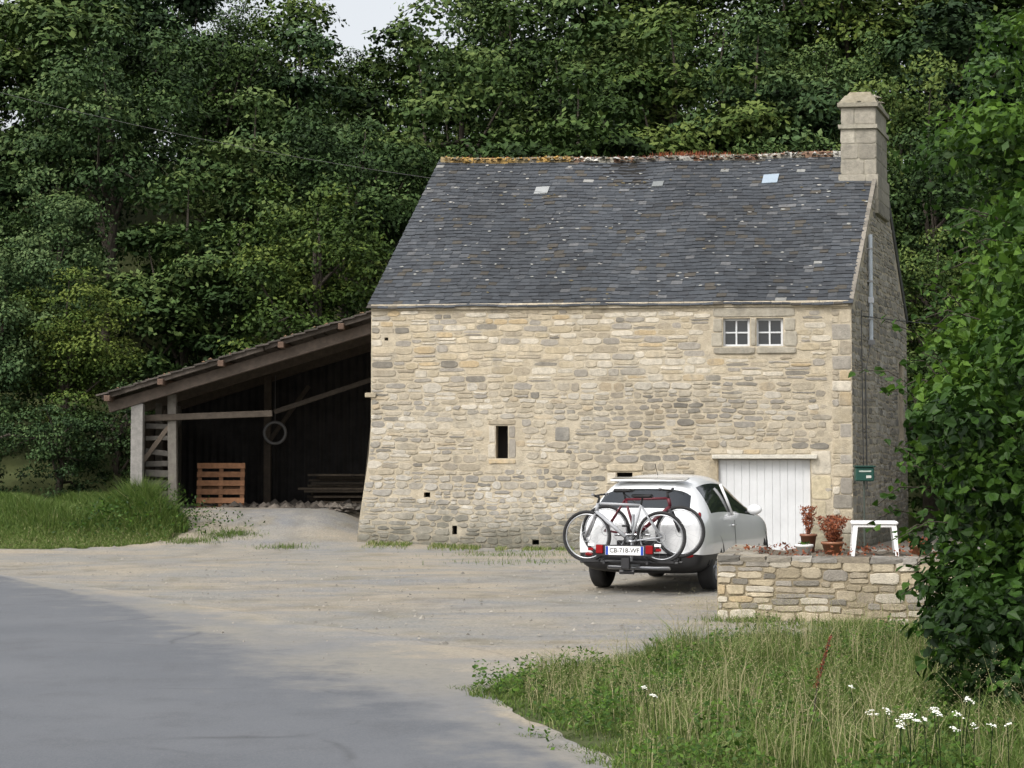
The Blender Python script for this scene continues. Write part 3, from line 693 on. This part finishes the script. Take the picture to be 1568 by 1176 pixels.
def blobs_leaves(Cs,Rs,dens,ls,asp,six=False,flat=.75,vb=None,upb=.45,spray=.0):
    Ps=[];Ns=[];Vs=[]
    for i,(c,r) in enumerate(zip(Cs,Rs)):
        n=int(dens*r*r); d=unit(rng.normal(size=(n,3))); fl=(rng.random(n)<.7); d[:,2]=np.where(fl,np.abs(d[:,2]),d[:,2])
        lump=1+.18*np.sin(d[:,0]*5+i)*np.sin(d[:,1]*6+i*2)+.12*np.sin(d[:,2]*9+i)
        rad=r*lump*(1-.45*rng.random(n)**2)
        if spray>0: m_=rng.random(n)<.08; rad=np.where(m_,rad*(1+spray*rng.random(n)),rad)
        P=c+d*rad[:,None]*np.array([1,1,flat])
        Nn=unit(d*.75+np.array([0,0,upb])+rng.normal(size=(n,3))*.45)
        bv=vb[i] if vb is not None else .5
        depth=(rad/(r*1.05)-.75)*.5  # darkens leaves deeper in a clump: crown shade put into leaf colour
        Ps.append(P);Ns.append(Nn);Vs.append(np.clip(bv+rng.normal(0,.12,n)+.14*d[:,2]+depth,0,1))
    P=np.concatenate(Ps);Nn=np.concatenate(Ns);v=np.concatenate(Vs)
    V,F=leaf_geo(P,Nn,ls*rng.uniform(.65,1.3,len(P)),asp,six)
    return V,F,(np.concatenate([v,v]) if six else v)
def trunk(mb,H_,r0,cs,spread):
    pts=[(0,0,-.6)]; x=y=0
    for k in range(1,7):
        x+=R(-.12,.12);y+=R(-.12,.12); pts.append((x,y,H_*k/7))
    mb.tube(pts,[r0*(1-.12*i) for i in range(7)],0,9)
    for c in cs:
        k=int(rng.integers(2,6)); p=Vector(pts[k]); q=Vector(c)
        m=p.lerp(q,.5)+Vector((R(-.2,.2),R(-.2,.2),R(0,.35)))
        mb.tube([p,m,q],[r0*.42,r0*.25,r0*.08],0,6)
def tree_mesh(name,Ht,Rc,zlow,nb,ls,dens,rb=(.65,1.25),leafm=M_leaf,fl=.7,upb=.45,vo=0):
    Cs=[];Rs=[];vb=[]
    while len(Cs)<nb:
        d=unit(rng.normal(size=(1,3)))[0]; f=rng.random()**.4
        zc=(zlow+Ht)/2; p=np.array([d[0]*Rc*f,d[1]*Rc*f,zc+d[2]*(Ht-zlow)/2*f])
        tt=(p[2]-zlow)/(Ht-zlow); 
        if rng.random()<.2 and d[2]<0: continue
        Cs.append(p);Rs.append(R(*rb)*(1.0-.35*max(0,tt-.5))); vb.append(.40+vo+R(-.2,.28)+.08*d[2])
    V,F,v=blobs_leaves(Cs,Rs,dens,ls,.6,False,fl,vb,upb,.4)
    mb=MB(); idx=rng.choice(len(Cs),14,replace=False); trunk(mb,Ht*.85,.2,[Cs[i] for i in idx],Rc)
    V2=np.array([tuple(q) for q in mb.V]); F2=[[i+len(V) for i in f] for f in mb.F]
    me=bpy.data.meshes.new(name); me.from_pydata(np.concatenate([V,V2]).tolist(),[],F.tolist()+F2)
    me.materials.append(leafm);me.materials.append(M_bark)
    mi=np.zeros(len(me.polygons),np.int32); mi[len(F):]=1; me.polygons.foreach_set('material_index',mi)
    at=me.attributes.new('v','FLOAT','FACE'); at.data.foreach_set('value',np.concatenate([v,np.zeros(len(F2))])); me.update()
    return me
spec_=[(.16,.7,.45,62,(.5,1.3)),(.22,.55,.7,52,(.6,1.4)),(.26,.5,.8,46,(.6,1.5)),(.18,.8,.3,66,(.5,1.2)),(.15,.65,.5,70,(.5,1.15))]
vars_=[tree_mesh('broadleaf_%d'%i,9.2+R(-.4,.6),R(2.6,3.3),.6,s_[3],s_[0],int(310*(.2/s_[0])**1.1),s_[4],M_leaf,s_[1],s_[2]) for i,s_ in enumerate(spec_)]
shrub=[tree_mesh('shrub_%d'%i,4.2,2.0,.2,46,.13,500,(.35,.75)) for i in range(2)]
FO=empty('hillside_forest')
def inst(me,x,y,s,parent,name='tree',sz=1.0):
    o=bpy.data.objects.new(name,me); z=float(height(x,y)); o.location=(x,y,z-.1); o.rotation_euler=(R(-.06,.06),R(-.06,.06),R(0,6.28)); o.scale=(s*R(.88,1.1),s*R(.88,1.1),s*sz); return link(o,parent)
def vi():
    return vars_[int(rng.integers(5))]
for x in np.arange(-19,20,3.4): inst(vi(),x+R(-.8,.8),48.3+R(-.9,.9),R(.6,.88),FO)
for x in np.arange(-20,22,3.7): inst(vi(),x+R(-.9,.9),53+R(-1,1),R(.8,1.08),FO)
for x in np.arange(-22,24,3.9): inst(vi(),x+R(-.9,.9),58.5+R(-1,1),R(.92,1.15),FO)
for x in np.arange(-24,27,4.0):
    s=R(1.0,1.12)
    if x<-13: s=R(.92,1.0)
    if -6.5<x<-2.2: s=.93
    inst(vi(),x+R(-.3,.3),65+R(-.6,.6),s,FO)
for x in np.arange(0,30,3.6): inst(vi(),x+R(-.6,.6),72+R(-1,1),R(1.3,1.45),FO)
for x in np.arange(-28,-6,4.2): inst(vi(),x,72,R(.74,.80),FO)
for x in (-18,-15.5,-13,-10.8): inst(vi(),x+R(-.4,.4),44.2+R(-.5,.5),R(.5,.62),FO)
for x,y,s in((-17,42.2,.62),(-14.6,41.8,.55),(-12.4,41.6,.6),(-10.7,41.9,.62),(-9.6,43.2,.7),(-7.5,46,.9),(-4.5,46.2,.9),(-1.5,46.5,.9),(11.6,40,.9),(13.2,37.5,1.0),(12.2,44,1.2),(10.8,45.5,1.1),(15,41,1.3)):
    inst(shrub[int(rng.integers(2))],x,y,s,FO,'shrub')
BT=empty('broadleaf_tree',(9.0,22.5,0))
me=tree_mesh('broadleaf_near',10.8,3.3,1.6,105,.13,800,(.4,1.0),M_leafn,vo=-.10); o=bpy.data.objects.new('trunk_and_crown',me); link(o,BT)
# foreground shrub
Cs=[];Rs=[];vb=[]
prof=[(0,3.30),(.45,3.22),(1.0,3.28),(1.5,3.26),(1.8,3.08),(2.05,3.16),(2.6,3.28),(3.1,3.56),(3.6,3.88),(4.1,4.3)]
zz=[p[0] for p in prof]; ex=[p[1] for p in prof]
for j in range(290):
    low=j>=205
    z_=R(.0,.7) if low else R(.05,4.4); y_=R(11.3,15.0) if low else R(11.9,16.0); r_=R(.18,.42); xl=np.interp(z_,zz,ex)
    xl=xl*(y_/14.3)+.10*math.sin(y_*3+z_*2.6)+.08*math.sin(z_*5.5)+.05
    if y_<12.8 and not low: xl+=(12.8-y_)*.5
    q=rng.random()**1.7; x_=xl+r_+q*(1.4 if low else 2.0)
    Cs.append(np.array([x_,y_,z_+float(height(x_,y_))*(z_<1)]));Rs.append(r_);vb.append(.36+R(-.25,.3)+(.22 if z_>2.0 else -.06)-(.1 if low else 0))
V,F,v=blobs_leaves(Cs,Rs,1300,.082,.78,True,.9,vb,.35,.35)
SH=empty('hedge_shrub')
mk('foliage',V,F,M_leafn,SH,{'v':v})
mb=MB()
for i in range(14):
    x_=R(4.1,5.4);y_=R(13.2,15.8); c=Cs[int(rng.integers(150))]
    mb.tube([(x_,y_,-.1),(x_+R(-.2,.2),y_+R(-.2,.2),1.2),tuple(c)],[.05,.035,.012],0,7)
SP=[];SN=[]
for i in range(30):
    z_=R(.7,4.0); xl=float(np.interp(z_,zz,ex)); p=Vector((xl+.25,R(13.6,15.2),z_)); q=p+Vector((-R(.25,.55),R(-.3,.1),R(-.2,.35))); m=p.lerp(q,.5)+Vector((0,0,.08))
    mb.tube([p,m,q],[.006,.005,.003],0,4)
    for k in range(14):
        t_=k/13; a=p.lerp(m,t_*2) if t_<.5 else m.lerp(q,t_*2-1); SP.append(np.array(a)+rng.normal(0,.03,3)); SN.append(unit((rng.normal(size=(1,3))*.6+np.array([[0,-.3,1]])))[0])
mb.build('stems',M_bark,SH)
V,F=leaf_geo(np.array(SP),np.array(SN),.08*rng.uniform(.6,1.2,len(SP)),.8,True); v=np.clip(rng.normal(.65,.15,len(SP)),0,1)
mk('shoots',V,F,M_leafn,SH,{'v':np.concatenate([v,v])})

# ------------------------------------------------------------------ grass
def blades(name,P,h,w_,v,parent=None,m=M_grass,lean=.35):
    n=len(P); a=rng.uniform(0,6.283,n); d=np.stack([np.cos(a),np.sin(a),0*a],1); b=rng.uniform(0,6.283,n); ld=np.stack([np.cos(b),np.sin(b),0*b],1)*(lean*h*rng.uniform(.2,1.4,n))[:,None]
    up=np.zeros((n,3)); up[:,2]=h; W=d*w_[:,None]*.5
    V=np.stack([P-W,P+W,P+up*.55+ld*.28+W*.85,P+up*.55+ld*.28-W*.85,P+up*(1-.15)+ld],1).reshape(-1,3)
    i=np.arange(n)*5; F=[ (k,k+1,k+2,k+3) for k in i.tolist()]+[(k+3,k+2,k+4) for k in i.tolist()]
    return mk(name,V,F,m,parent,{'v':np.concatenate([v,v])})
n=900; xx=np.concatenate([rng.normal(5.6,.5,n//2),rng.uniform(.3,8.8,n//2)]); hgt=rng.uniform(.02,.16,n)*np.where(np.abs(xx-5.7)<1.0,1,.5)
P_=np.stack([xx+D[0]/2,D[1]/2+rng.normal(-.03,.06,n),RZ+.02+np.array([sag(a,1) for a in xx])],1)
blades('ridge_sedum',P_,hgt,rng.uniform(.008,.016,n),rng.uniform(0,1,n),H,M_rust,.2)
def scatter(poly,n,bx):
    X=rng.uniform(bx[0],bx[1],n);Y=rng.uniform(bx[2],bx[3],n); wv=.12*np.sin(X*9+Y*4)+.08*np.sin(Y*13); k=inpoly(X+wv,Y+wv,poly); X=X[k];Y=Y[k]
    return X,Y
X,Y=scatter(VERGE,160000,(-.6,5.2,8.3,18.3))
cl=np.clip(.5+.35*np.sin(X*2.3+1.7*np.sin(Y*1.9))*np.sin(Y*2.7+X)+.3*np.sin(X*6.1+Y*3)*np.sin(Y*5.3-X*2),0,1); ed=np.clip((X-(-.3+(14-Y)*.28))/1.6,0.12,1.0)
h=(.04+.30*cl**1.5*rng.random(len(X))+.08*rng.random(len(X)))*(.35+.85*ed)
keep=rng.random(len(X))<(.55+.45*cl); X,Y,h,cl=X[keep],Y[keep],h[keep],cl[keep]
blades('verge_grass',np.stack([X,Y,height(X,Y)-.02],1),h,rng.uniform(.004,.010,len(X)),np.clip(.44+.30*(cl-.5)+rng.normal(0,.18,len(X)),0,1),lean=.75)
X,Y=scatter(VERGE,52000,(-.3,5.0,8.6,17.5)); cl=np.sin(X*3.3+Y*1.1)*np.sin(Y*2.9-X*1.7)+.3*np.sin(X*11); k=cl>.1; X=X[k];Y=Y[k];cl=cl[k]; n=len(X)
P_=np.stack([X,Y,height(X,Y)+rng.uniform(.02,.10+.20*np.clip(cl,0,1),n)],1); V,F=leaf_geo(P_,unit(rng.normal(size=P_.shape)*.45+np.array([0,-.2,1])),rng.uniform(.015,.05,n),.6); mk('verge_herbs',V,F,M_leafn,attrs={'v':np.clip(rng.normal(.58,.2,n),0,1)})
X,Y=scatter(VERGE,4800,(.1,5.0,9.5,17.9)); n=len(X); k=rng.random(n)<(.2+.8*(np.sin(X*2+Y)+.5*np.sin(X*5-Y*2)>.1)); X=X[k];Y=Y[k];n=len(X); h=rng.uniform(.25,.70,n)*np.clip((X+.8)/2.4,.35,1)
blades('seed_grass',np.stack([X,Y,height(X,Y)-.02],1),h,rng.uniform(.003,.0055,n),np.clip(rng.normal(.82,.14,n),0,1),lean=.4)
nb_=14; tip=np.repeat(np.stack([X,Y,height(X,Y)+h*.8],1),nb_,0); tip=tip+rng.normal(0,1,tip.shape)*np.array([.02,.02,.035]); Vv,F=leaf_geo(tip,unit(rng.normal(size=tip.shape)),rng.uniform(.006,.013,len(tip)),.45)
mk('seed_heads',Vv,F,M_grass,attrs={'v':np.clip(rng.normal(.9,.1,len(tip)),0,1)})
X,Y=scatter(LGR,130000,(-13.5,-6.6,35,41.5)); n=len(X); dn=sst((Y-36.2)/1.2); h=rng.uniform(.04,.09,n)+dn*rng.uniform(.03,.42,n)*(.6+.4*np.sin(X*3+Y*2))
nearpost=np.exp(-((X+8.0)/1.2)**2-((Y-37.6)/.9)**2); h=h*(1+1.8*nearpost)
blades('bank_grass',np.stack([X,Y,height(X,Y)-.02],1),h,rng.uniform(.010,.022,n),np.clip(.58-.18*dn+rng.normal(0,.17,n),0,1),lean=.5)
def wl(s0,s1,n,d): 
    s=rng.uniform(s0,s1,n); o=np.abs(rng.normal(0,d,n))+.08; ax_=-math.atan2(1.0,9.77); cl=np.sin(s*4)+np.sin(s*9.3+1)
    k=cl>-.4; s=s[k];o=o[k]; return -2.92+s*math.cos(ax_)+o*math.sin(ax_), 36.5+s*math.sin(ax_)-o*math.cos(ax_)-.12
X,Y=wl(.0,7,5200,.4); n=len(X); blades('wall_foot_weeds',np.stack([X,Y,height(X,Y)-.02],1),rng.uniform(.03,.12,n),rng.uniform(.008,.018,n),np.clip(rng.normal(.6,.18,n),0,1))
xs_=[];ys_=[]
for (cx,cy,r_,n) in((-5.9,36.8,.35,900),(-6.6,36.2,.3,700),(-4.6,35.6,.3,300),(2.6,19.6,.25,500),(3.5,19.0,.5,900),(4.2,18.6,.6,1200),(-.2,33.5,.6,260),(3.6,30,.7,300),(.5,31,.8,260),(1.6,34.2,1.5,500)):
    xs_.append(rng.normal(cx,r_,n));ys_.append(rng.normal(cy,r_*.5,n))
X=np.concatenate(xs_);Y=np.concatenate(ys_);n=len(X); blades('lot_weeds',np.stack([X,Y,height(X,Y)-.02],1),rng.uniform(.03,.12,n),rng.uniform(.005,.012,n),np.clip(rng.normal(.55,.15,n),0,1),lean=.6)
X=rng.normal(-7.9,.9,2200);Y=rng.normal(37.5,.55,2200);P_=np.stack([X,Y,height(X,Y)+rng.uniform(.05,.7,len(X))*np.exp(-((X+7.9)/1.3)**2)],1)
V,F=leaf_geo(P_,unit(rng.normal(size=P_.shape)*.6+np.array([0,-.2,1])),rng.uniform(.05,.10,len(P_)),.5); mk('bank_weeds',V,F,M_leafn,attrs={'v':np.clip(rng.normal(.6,.2,len(P_)),0,1)})
UM=empty('white_wildflowers'); mb=MB(); fs=[]
pos=[(.83,10.5,.40),(.86,10.6,.34)]+[(R(1.95,2.6),R(9.0,10.4),R(.24,.46)) for _ in range(19)]
for (x,y,hh) in pos:
    z0=float(height(x,y)); lx=R(-.05,.05); mb.tube([(x,y,z0),(x+lx*.5,y,z0+hh*.6),(x+lx,y,z0+hh)],.0025,0,4)
    rr=R(.55,1.1); tx,ty=R(-.5,.5),R(-.2,.6)
    for k in range(int(R(16,40)*rr)):
        a=R(0,6.28);r_=R(.005,.032)*rr; s_=R(.0025,.0055); p=np.array([x+lx+r_*math.cos(a),y+r_*math.sin(a),z0+hh+.012-r_*.3+R(-.004,.004)+tx*r_*math.cos(a)+ty*r_*math.sin(a)])
        fs.append(base*s_*1.3+p)
mb.build('stalks',M_leafn,UM)
V=np.concatenate(fs); F=(Fb[None]+np.arange(len(fs))[:,None,None]*7).reshape(-1,3); mk('flower_heads',V,F,M_flower,UM)
DK=empty('dock_plant',(1.93,11.5,0)); z0=float(height(1.93,11.5)); mb=MB(); mb.tube([(0,0,z0),(.05,0,z0+.3),(.14,0,z0+.62)],.005,0,5); mb.build('stem',M_bark,DK)
n=260; tt=rng.uniform(.45,1,n); P_=np.stack([.14*tt**1.5+rng.normal(0,.010,n)*(1.3-tt),rng.normal(0,.01,n),z0+.62*tt],1); V,F=leaf_geo(P_,unit(rng.normal(size=(n,3))),rng.uniform(.010,.02,n),.7); mk('seeds',V,F,M_rust,DK,{'v':rng.uniform(0,.4,n)})

# ------------------------------------------------------------------ planter things
def potted(name,x,y,z,hh,rr,n,potc,ph,pr,ls=.05,m=M_rust):
    e=empty(name,(x,y,z)); mb=MB(); mb.lathe([(0,0),(pr*.7,0),(pr,ph),(pr*1.1,ph),(pr*1.1,ph+.03),(pr*.9,ph+.03),(pr*.85,ph-.02),(0,ph-.02)],(0,0,0),(0,0,1),0,20,col=potc); mb.build('pot',M_attr,e,True)
    a=rng.uniform(0,6.28,n);tt=rng.random(n); r_=rr*(tt**.7)*rng.random(n)**.5; P_=np.stack([r_*np.cos(a),r_*np.sin(a),ph+tt*hh],1); Nn=unit(np.stack([np.cos(a),np.sin(a),.3+0*a],1)+rng.normal(size=(n,3))*.5)
    V,F=leaf_geo(P_,Nn,rng.uniform(.6,1.3,n)*ls,.35); mk('foliage',V,F,m,e,{'v':rng.uniform(0,1,n)})
potted('potted_plant',3.72,22.2,.62,.38,.13,500,(.22,.10,.06),.20,.10)
potted('potted_plant',3.95,21.8,.60,.34,.24,1000,(.24,.11,.06),.14,.13)
potted('potted_plant',4.08,22.3,.60,.30,.10,260,(.24,.11,.06),.18,.09)
potted('potted_plant',3.52,21.3,.60,.06,.09,120,(.7,.7,.68),.13,.10,.04,M_leafn)
potted('potted_plant',4.95,21.5,.60,.10,.2,420,(.24,.11,.06),.12,.12)
X=rng.uniform(2.7,5.6,1500);Y=rng.uniform(19.9,22.6,1500);P_=np.stack([X,Y,.64+rng.uniform(0,.10,1500)],1); k=(np.sin(X*5)*np.sin(Y*3.3)>.1); P_=P_[k]
V,F=leaf_geo(P_,unit(rng.normal(size=P_.shape)*.6+np.array([0,0,1])),rng.uniform(.03,.06,len(P_)),.6); mk('bed_plants',V,F,M_rust,attrs={'v':rng.uniform(0,1,len(P_))})
ST=empty('plastic_stool',(4.42,21.6,.60),math.radians(-8)); mb=MB()
mb.box((0,0,.41),(.56,.40,.045),0,bev=.015); mb.box((0,0,.375),(.52,.36,.04),0,bev=.01)
for a in(-1,1):
    for b in(-1,1):
        mb.add([(a*.26,b*.18,.37),(a*.20,b*.18,.37),(a*.20,b*.13,.37),(a*.26,b*.13,.37),(a*.285,b*.20,0),(a*.245,b*.20,0),(a*.245,b*.165,0),(a*.285,b*.165,0)],[(0,1,5,4),(1,2,6,5),(2,3,7,6),(3,0,4,7)])
mb.build('seat_and_legs',M_plasticw,ST)

# ------------------------------------------------------------------ car
CAR=empty('parked_car',(2.0,24.6,0),math.radians(90-22))
stn=[(-.80,.36,.78,.86,.90,.66),(-.75,.28,.865,.95,1.00,.72),(-.66,.25,.90,1.00,1.09,.70),(-.33,.23,.91,1.03,1.43,.60),(-.20,.22,.91,1.03,1.53,.60),(.45,.20,.88,1.03,1.60,.62),(1.15,.20,.87,.99,1.58,.62),(1.62,.20,.875,.97,1.48,.60),(2.3,.22,.90,.99,1.07,.70),(2.85,.24,.89,.94,1.0,.68),(3.18,.27,.81,.80,.85,.60),(3.33,.34,.66,.62,.66,.5)]
rings=[]
for (x,zb,w_,zbelt,zr,wr_) in stn:
    zr5=zr-.06 if zr-zbelt>.15 else zr-.015
    zm=min(.66,zbelt-.12)
    rings.append([(x,0,zb),(x,.72*w_,zb),(x,.95*w_,zb+.08),(x,.99*w_,min(.5,zm-.08)),(x,w_,zm+.06),(x,.955*w_,zbelt),(x,wr_,zr5),(x,wr_*.62,zr-.008),(x,0,zr)])
NP=9;V=[];ring_idx=[]
for r_ in rings:
    left=[];right=[]
    for k,p in enumerate(r_):
        left.append(len(V));V.append(p)
    for k,p in enumerate(r_):
        if k in(0,NP-1): right.append(left[k])
        else: right.append(len(V));V.append((p[0],-p[1],p[2]))
    ring_idx.append((left,right))
F=[];MI=[]
for i in range(len(rings)-1):
    for side in(0,1):
        A=ring_idx[i][side];B=ring_idx[i+1][side]
        for k in range(NP-1):
            f=(A[k],A[k+1],B[k+1],B[k]); F.append(f if side==1 else f[::-1])
            m=0
            if k<=2: m=2
            if i==2 and k in(6,7): m=1
            if k==5 and i in(4,5,6,7): m=1
            if k in(6,7) and i==7: m=1
            MI.append(m)
for i,flip in((0,False),(len(rings)-1,True)):
    A,B=ring_idx[i]
    for k in range(NP-1):
        if k==0: f=(A[0],A[1],B[1])
        elif k==NP-2: f=(A[k],A[k+1],B[k])
        else: f=(A[k],A[k+1],B[k+1],B[k])
        F.append(f if not flip else f[::-1]); MI.append(2 if k<=2 else 0)
body=mk('body',V,F,[M_paint,M_glass,M_blackpl],None,None,True,MI)
m_=body.modifiers.new('s','SUBSURF'); m_.levels=2; m_.render_levels=2
cut=[]
for wx in(0,2.53):
    for sy in(-1,1):
        n=28; V=[(wx+.385*math.cos(2*math.pi*k/n),sy*yy,.36+.385*math.sin(2*math.pi*k/n)) for yy in(.58,1.1) for k in range(n)]
        Fc=[(k,(k+1)%n,n+(k+1)%n,n+k) for k in range(n)]+[list(range(n))[::-1],list(range(n,2*n))]
        if sy<0: Fc=[f[::-1] for f in Fc]
        c=mk('cut',V,[tuple(f) for f in Fc],[M_paint,M_glass,M_blackpl],None,None,False,[2]*len(Fc)); cut.append(c)
        bm=body.modifiers.new('b','BOOLEAN'); bm.object=c; bm.operation='DIFFERENCE'; bm.solver='EXACT'
bpy.context.view_layer.update()
dg=bpy.context.evaluated_depsgraph_get(); me=bpy.data.meshes.new_from_object(body.evaluated_get(dg)); body.modifiers.clear(); body.data=me; body.parent=CAR
for c in cut: bpy.data.objects.remove(c)
mb=MB()
for wx in(0,2.53):
    for sy in(-1,1):
        c=(wx,sy*.78,.335)
        mb.lathe([(.20,-.10),(.30,-.105),(.33,-.085),(.335,-.05),(.335,.05),(.33,.085),(.30,.105),(.20,.10)],c,(0,1,0),0,36,True)
        mb.lathe([(.0,sy*.05),(.05,sy*.06),(.205,sy*.02),(.215,sy*.08),(.23,sy*.085)],c,(0,1,0),1,32)
        for k in range(5):
            q=Matrix.Rotation(2*math.pi*k/5+.3,3,'Y'); mb.box(Vector(c)+q@Vector((.12,sy*.075,0)),(.19,.03,.05),1,q,bev=.008)
mb.build('wheels',[M_rubber,M_metal],CAR,True)
mb=MB()
def ell(c,d,m,rot=None,n=10):
    V=[];F=[]
    for i in range(n+1):
        for j in range(2*n):
            a=math.pi*i/n;b=math.pi*j/n; p=Vector((d[0]*math.sin(a)*math.cos(b),d[1]*math.sin(a)*math.sin(b),d[2]*math.cos(a)))
            if rot: p=rot@p
            V.append(p+Vector(c))
    for i in range(n):
        for j in range(2*n): F.append((i*2*n+j,i*2*n+(j+1)%(2*n),(i+1)*2*n+(j+1)%(2*n),(i+1)*2*n+j))
    mb.add(V,F,m)
for sy in(-1,1):
    ell((-.61,sy*.765,.99),(.16,.055,.045),0,Matrix.Rotation(-.55,3,'Y')); ell((-.685,sy*.76,.90),(.045,.05,.10),0,Matrix.Rotation(.25,3,'Y'))
    ell((-.765,sy*.70,.50),(.03,.07,.03),0)
    ell((1.72,sy*.97,1.06),(.07,.11,.075),2); mb.box((1.72,sy*.88,1.02),(.05,.1,.03),1,bev=.005)
    mb.box((.95,sy*.872,.86),(.16,.03,.022),2,bev=.006)
    # pillar between the side windows
    mb.tube([(.98,sy*.835,1.0),(.92,sy*.775,1.2),(.86,sy*.69,1.44)],.022,2,6)
    for wx in(0,2.53):
        n=20
        P_=[(wx+.395*math.cos(math.pi*k/(n-1)),sy*(.862 if wx<1 else .855),.36+.395*math.sin(math.pi*k/(n-1))) for k in range(n)]
        mb.tube(P_,.026,1,6)
    mb.tube([(1.0,sy*.878,.32),(1.0,sy*.88,.6),(1.0,sy*.862,.93)],.004,1,4)
mb.box((-.27,0,1.515),(.24,1.08,.03),2,Matrix.Rotation(-.15,3,'Y'),bev=.013)
mb.tube([(-.62,.02,1.12),(-.50,.20,1.26),(-.44,.30,1.31)],.008,1,5); mb.tube([(.1,0,1.57),(-.02,0,1.73)],.005,1,5)
mb.box((-.80,0,.62),(.03,.60,.15),1,bev=.01); mb.box((-.79,0,.46),(.06,1.2,.12),1,bev=.03); mb.box((-.76,0,.33),(.06,.9,.06),3,bev=.015)
mb.box((-.83,0,.83),(.02,.30,.035),3,bev=.005)
tr=mb.build('trim',[M_red,M_blackpl,M_paint,M_metal],CAR,True)
def carpt(x,y,z=0):
    a=math.radians(68); return (2.0+x*math.cos(a)-y*math.sin(a),24.6+x*math.sin(a)+y*math.cos(a),z)
RK=empty('bike_rack',carpt(-1.08,0,0),math.radians(68)); mb=MB()
mb.tube([(.3,0,.36),(-.25,0,.40)],.03,1); mb.tube([(-.02,0,.42),(.05,0,.85),(.08,0,1.05)],.022,1)
mb.tube([(.04,-.25,.78),(.04,.25,.78)],.018,1)
for x_ in(.08,-.12): mb.tube([(x_,-.68,.42),(x_,.68,.42)],.018,0); mb.box((x_,-.52,.435),(.08,.22,.03),0); mb.box((x_,.52,.435),(.08,.22,.03),0)
for y_ in(-.3,.3): mb.tube([(.15,y_,.40),(-.28,y_,.42)],.018,0)
mb.box((-.29,0,.585),(.02,.80,.15),0,bev=.006); mb.box((-.303,0,.585),(.006,.53,.115),2)
mb.box((-.308,.243,.585),(.004,.035,.11),4); mb.box((-.308,-.243,.585),(.004,.035,.11),4)
for sy in(-1,1): mb.box((-.31,sy*.345,.60),(.03,.10,.115),3,bev=.01); mb.box((-.31,sy*.46,.66),(.012,.09,.035),2); mb.box((-.31,sy*.47,.60),(.012,.07,.035),3)
mb.tube([(-.2,-.1,.3),(-.2,.1,.3)],.03,0); mb.box((-.25,0,.42),(.06,.12,.16),0,bev=.01)
mb.build('frame_and_lightboard',[M_blackpl,M_metal,M_plasticw,M_red,mat('plate_blue',col=(.02,.06,.35),na=0,bst=0)],RK)
fc=bpy.data.curves.new('plate_text','FONT'); fc.body='CB-718-WF'; fc.size=.084; fc.align_x='CENTER'; fc.align_y='CENTER'; fc.extrude=.001; fc.offset=.0008
to=bpy.data.objects.new('plate_text',fc); link(to,RK); to.location=(-.3085,0,.585); to.rotation_euler=(math.radians(90),0,math.radians(-90)); fc.materials.append(M_blackpl)
def bike(xoff,flip,fcol,acc,zc,yoff=0,name='bicycle'):
    e=empty(name,carpt(-1.08+xoff,yoff,zc),math.radians(68-90+(180 if flip else 0))); mb=MB()
    A=(0,1,0); r=.325; hw=.52
    for cx in(-hw,hw):
        mb.torus((cx,0,0),A,r,.021,0,40,8); mb.torus((cx,0,0),A,r-.032,.010,1,40,6)
        for k in range(16):
            q=2*math.pi*k/16+.1; mb.tube([(cx+.02*math.cos(q+1),(.02 if k%2 else -.02),.02*math.sin(q+1)),(cx+(r-.035)*math.cos(q),0,(r-.035)*math.sin(q))],.0011,1,3,cap=False)
        mb.tube([(cx,-.05,0),(cx,.05,0)],.018,1); mb.torus((cx,.03,0),A,.07,.004,1,20,4)
    bb=(-.10,0,-.06);st_=(-.24,0,.42);ht=(.36,0,.44);hb=(.385,0,.33)
    T_=lambda a,b,rr,m=2,c=fcol: mb.tube([a,b],rr,m,8,c)
    T_(bb,st_,.018);T_(st_,ht,.018);T_(bb,hb,.028);T_(ht,hb,.024)
    for y_ in(-.045,.045):
        T_((-hw,y_,0),(bb[0],y_*.6,bb[2]),.011);T_((-hw,y_,0),(st_[0],y_*.4,st_[2]),.010);T_((hb[0],y_,hb[2]-.03),(hw,y_*1.1,0),.016,2,acc)
    T_(st_,(-.265,0,.52),.014,0); mb.box((-.27,0,.54),(.26,.13,.05),0,bev=.02); mb.box((-.17,0,.545),(.12,.05,.035),0,bev=.012)
    T_(ht,(.34,0,.52),.018,0); T_((.34,0,.52),(.40,0,.54),.018,0)
    mb.tube([(.33,-.30,.56),(.38,-.12,.55),(.40,0,.54),(.38,.12,.55),(.33,.30,.56)],.012,0)
    for y_ in(-.3,.3): mb.tube([(.34,y_*.8,.558),(.33,y_*1.05,.562)],.018,2,8,acc)
    mb.torus((bb[0],.045,bb[2]),A,.085,.006,0,24,5); mb.box((bb[0],.035,bb[2]),(.12,.01,.03),1); T_((bb[0],.06,bb[2]),(bb[0]+.10,.06,bb[2]-.13),.011,0); T_((bb[0],-.06,bb[2]),(bb[0]-.10,-.06,bb[2]+.13),.011,0)
    mb.box((bb[0]+.10,.11,bb[2]-.13),(.09,.09,.025),0,bev=.006); mb.box((bb[0]-.10,-.11,bb[2]+.13),(.09,.09,.025),0,bev=.006)
    mb.build('frame_and_wheels',[M_rubber,M_metal,M_attr],e,True)
bike(.08,False,(.10,.012,.02),(.04,.04,.045),.83,-.13)
bike(-.12,True,(.34,.35,.37),(.25,.25,.26),.76,.07)
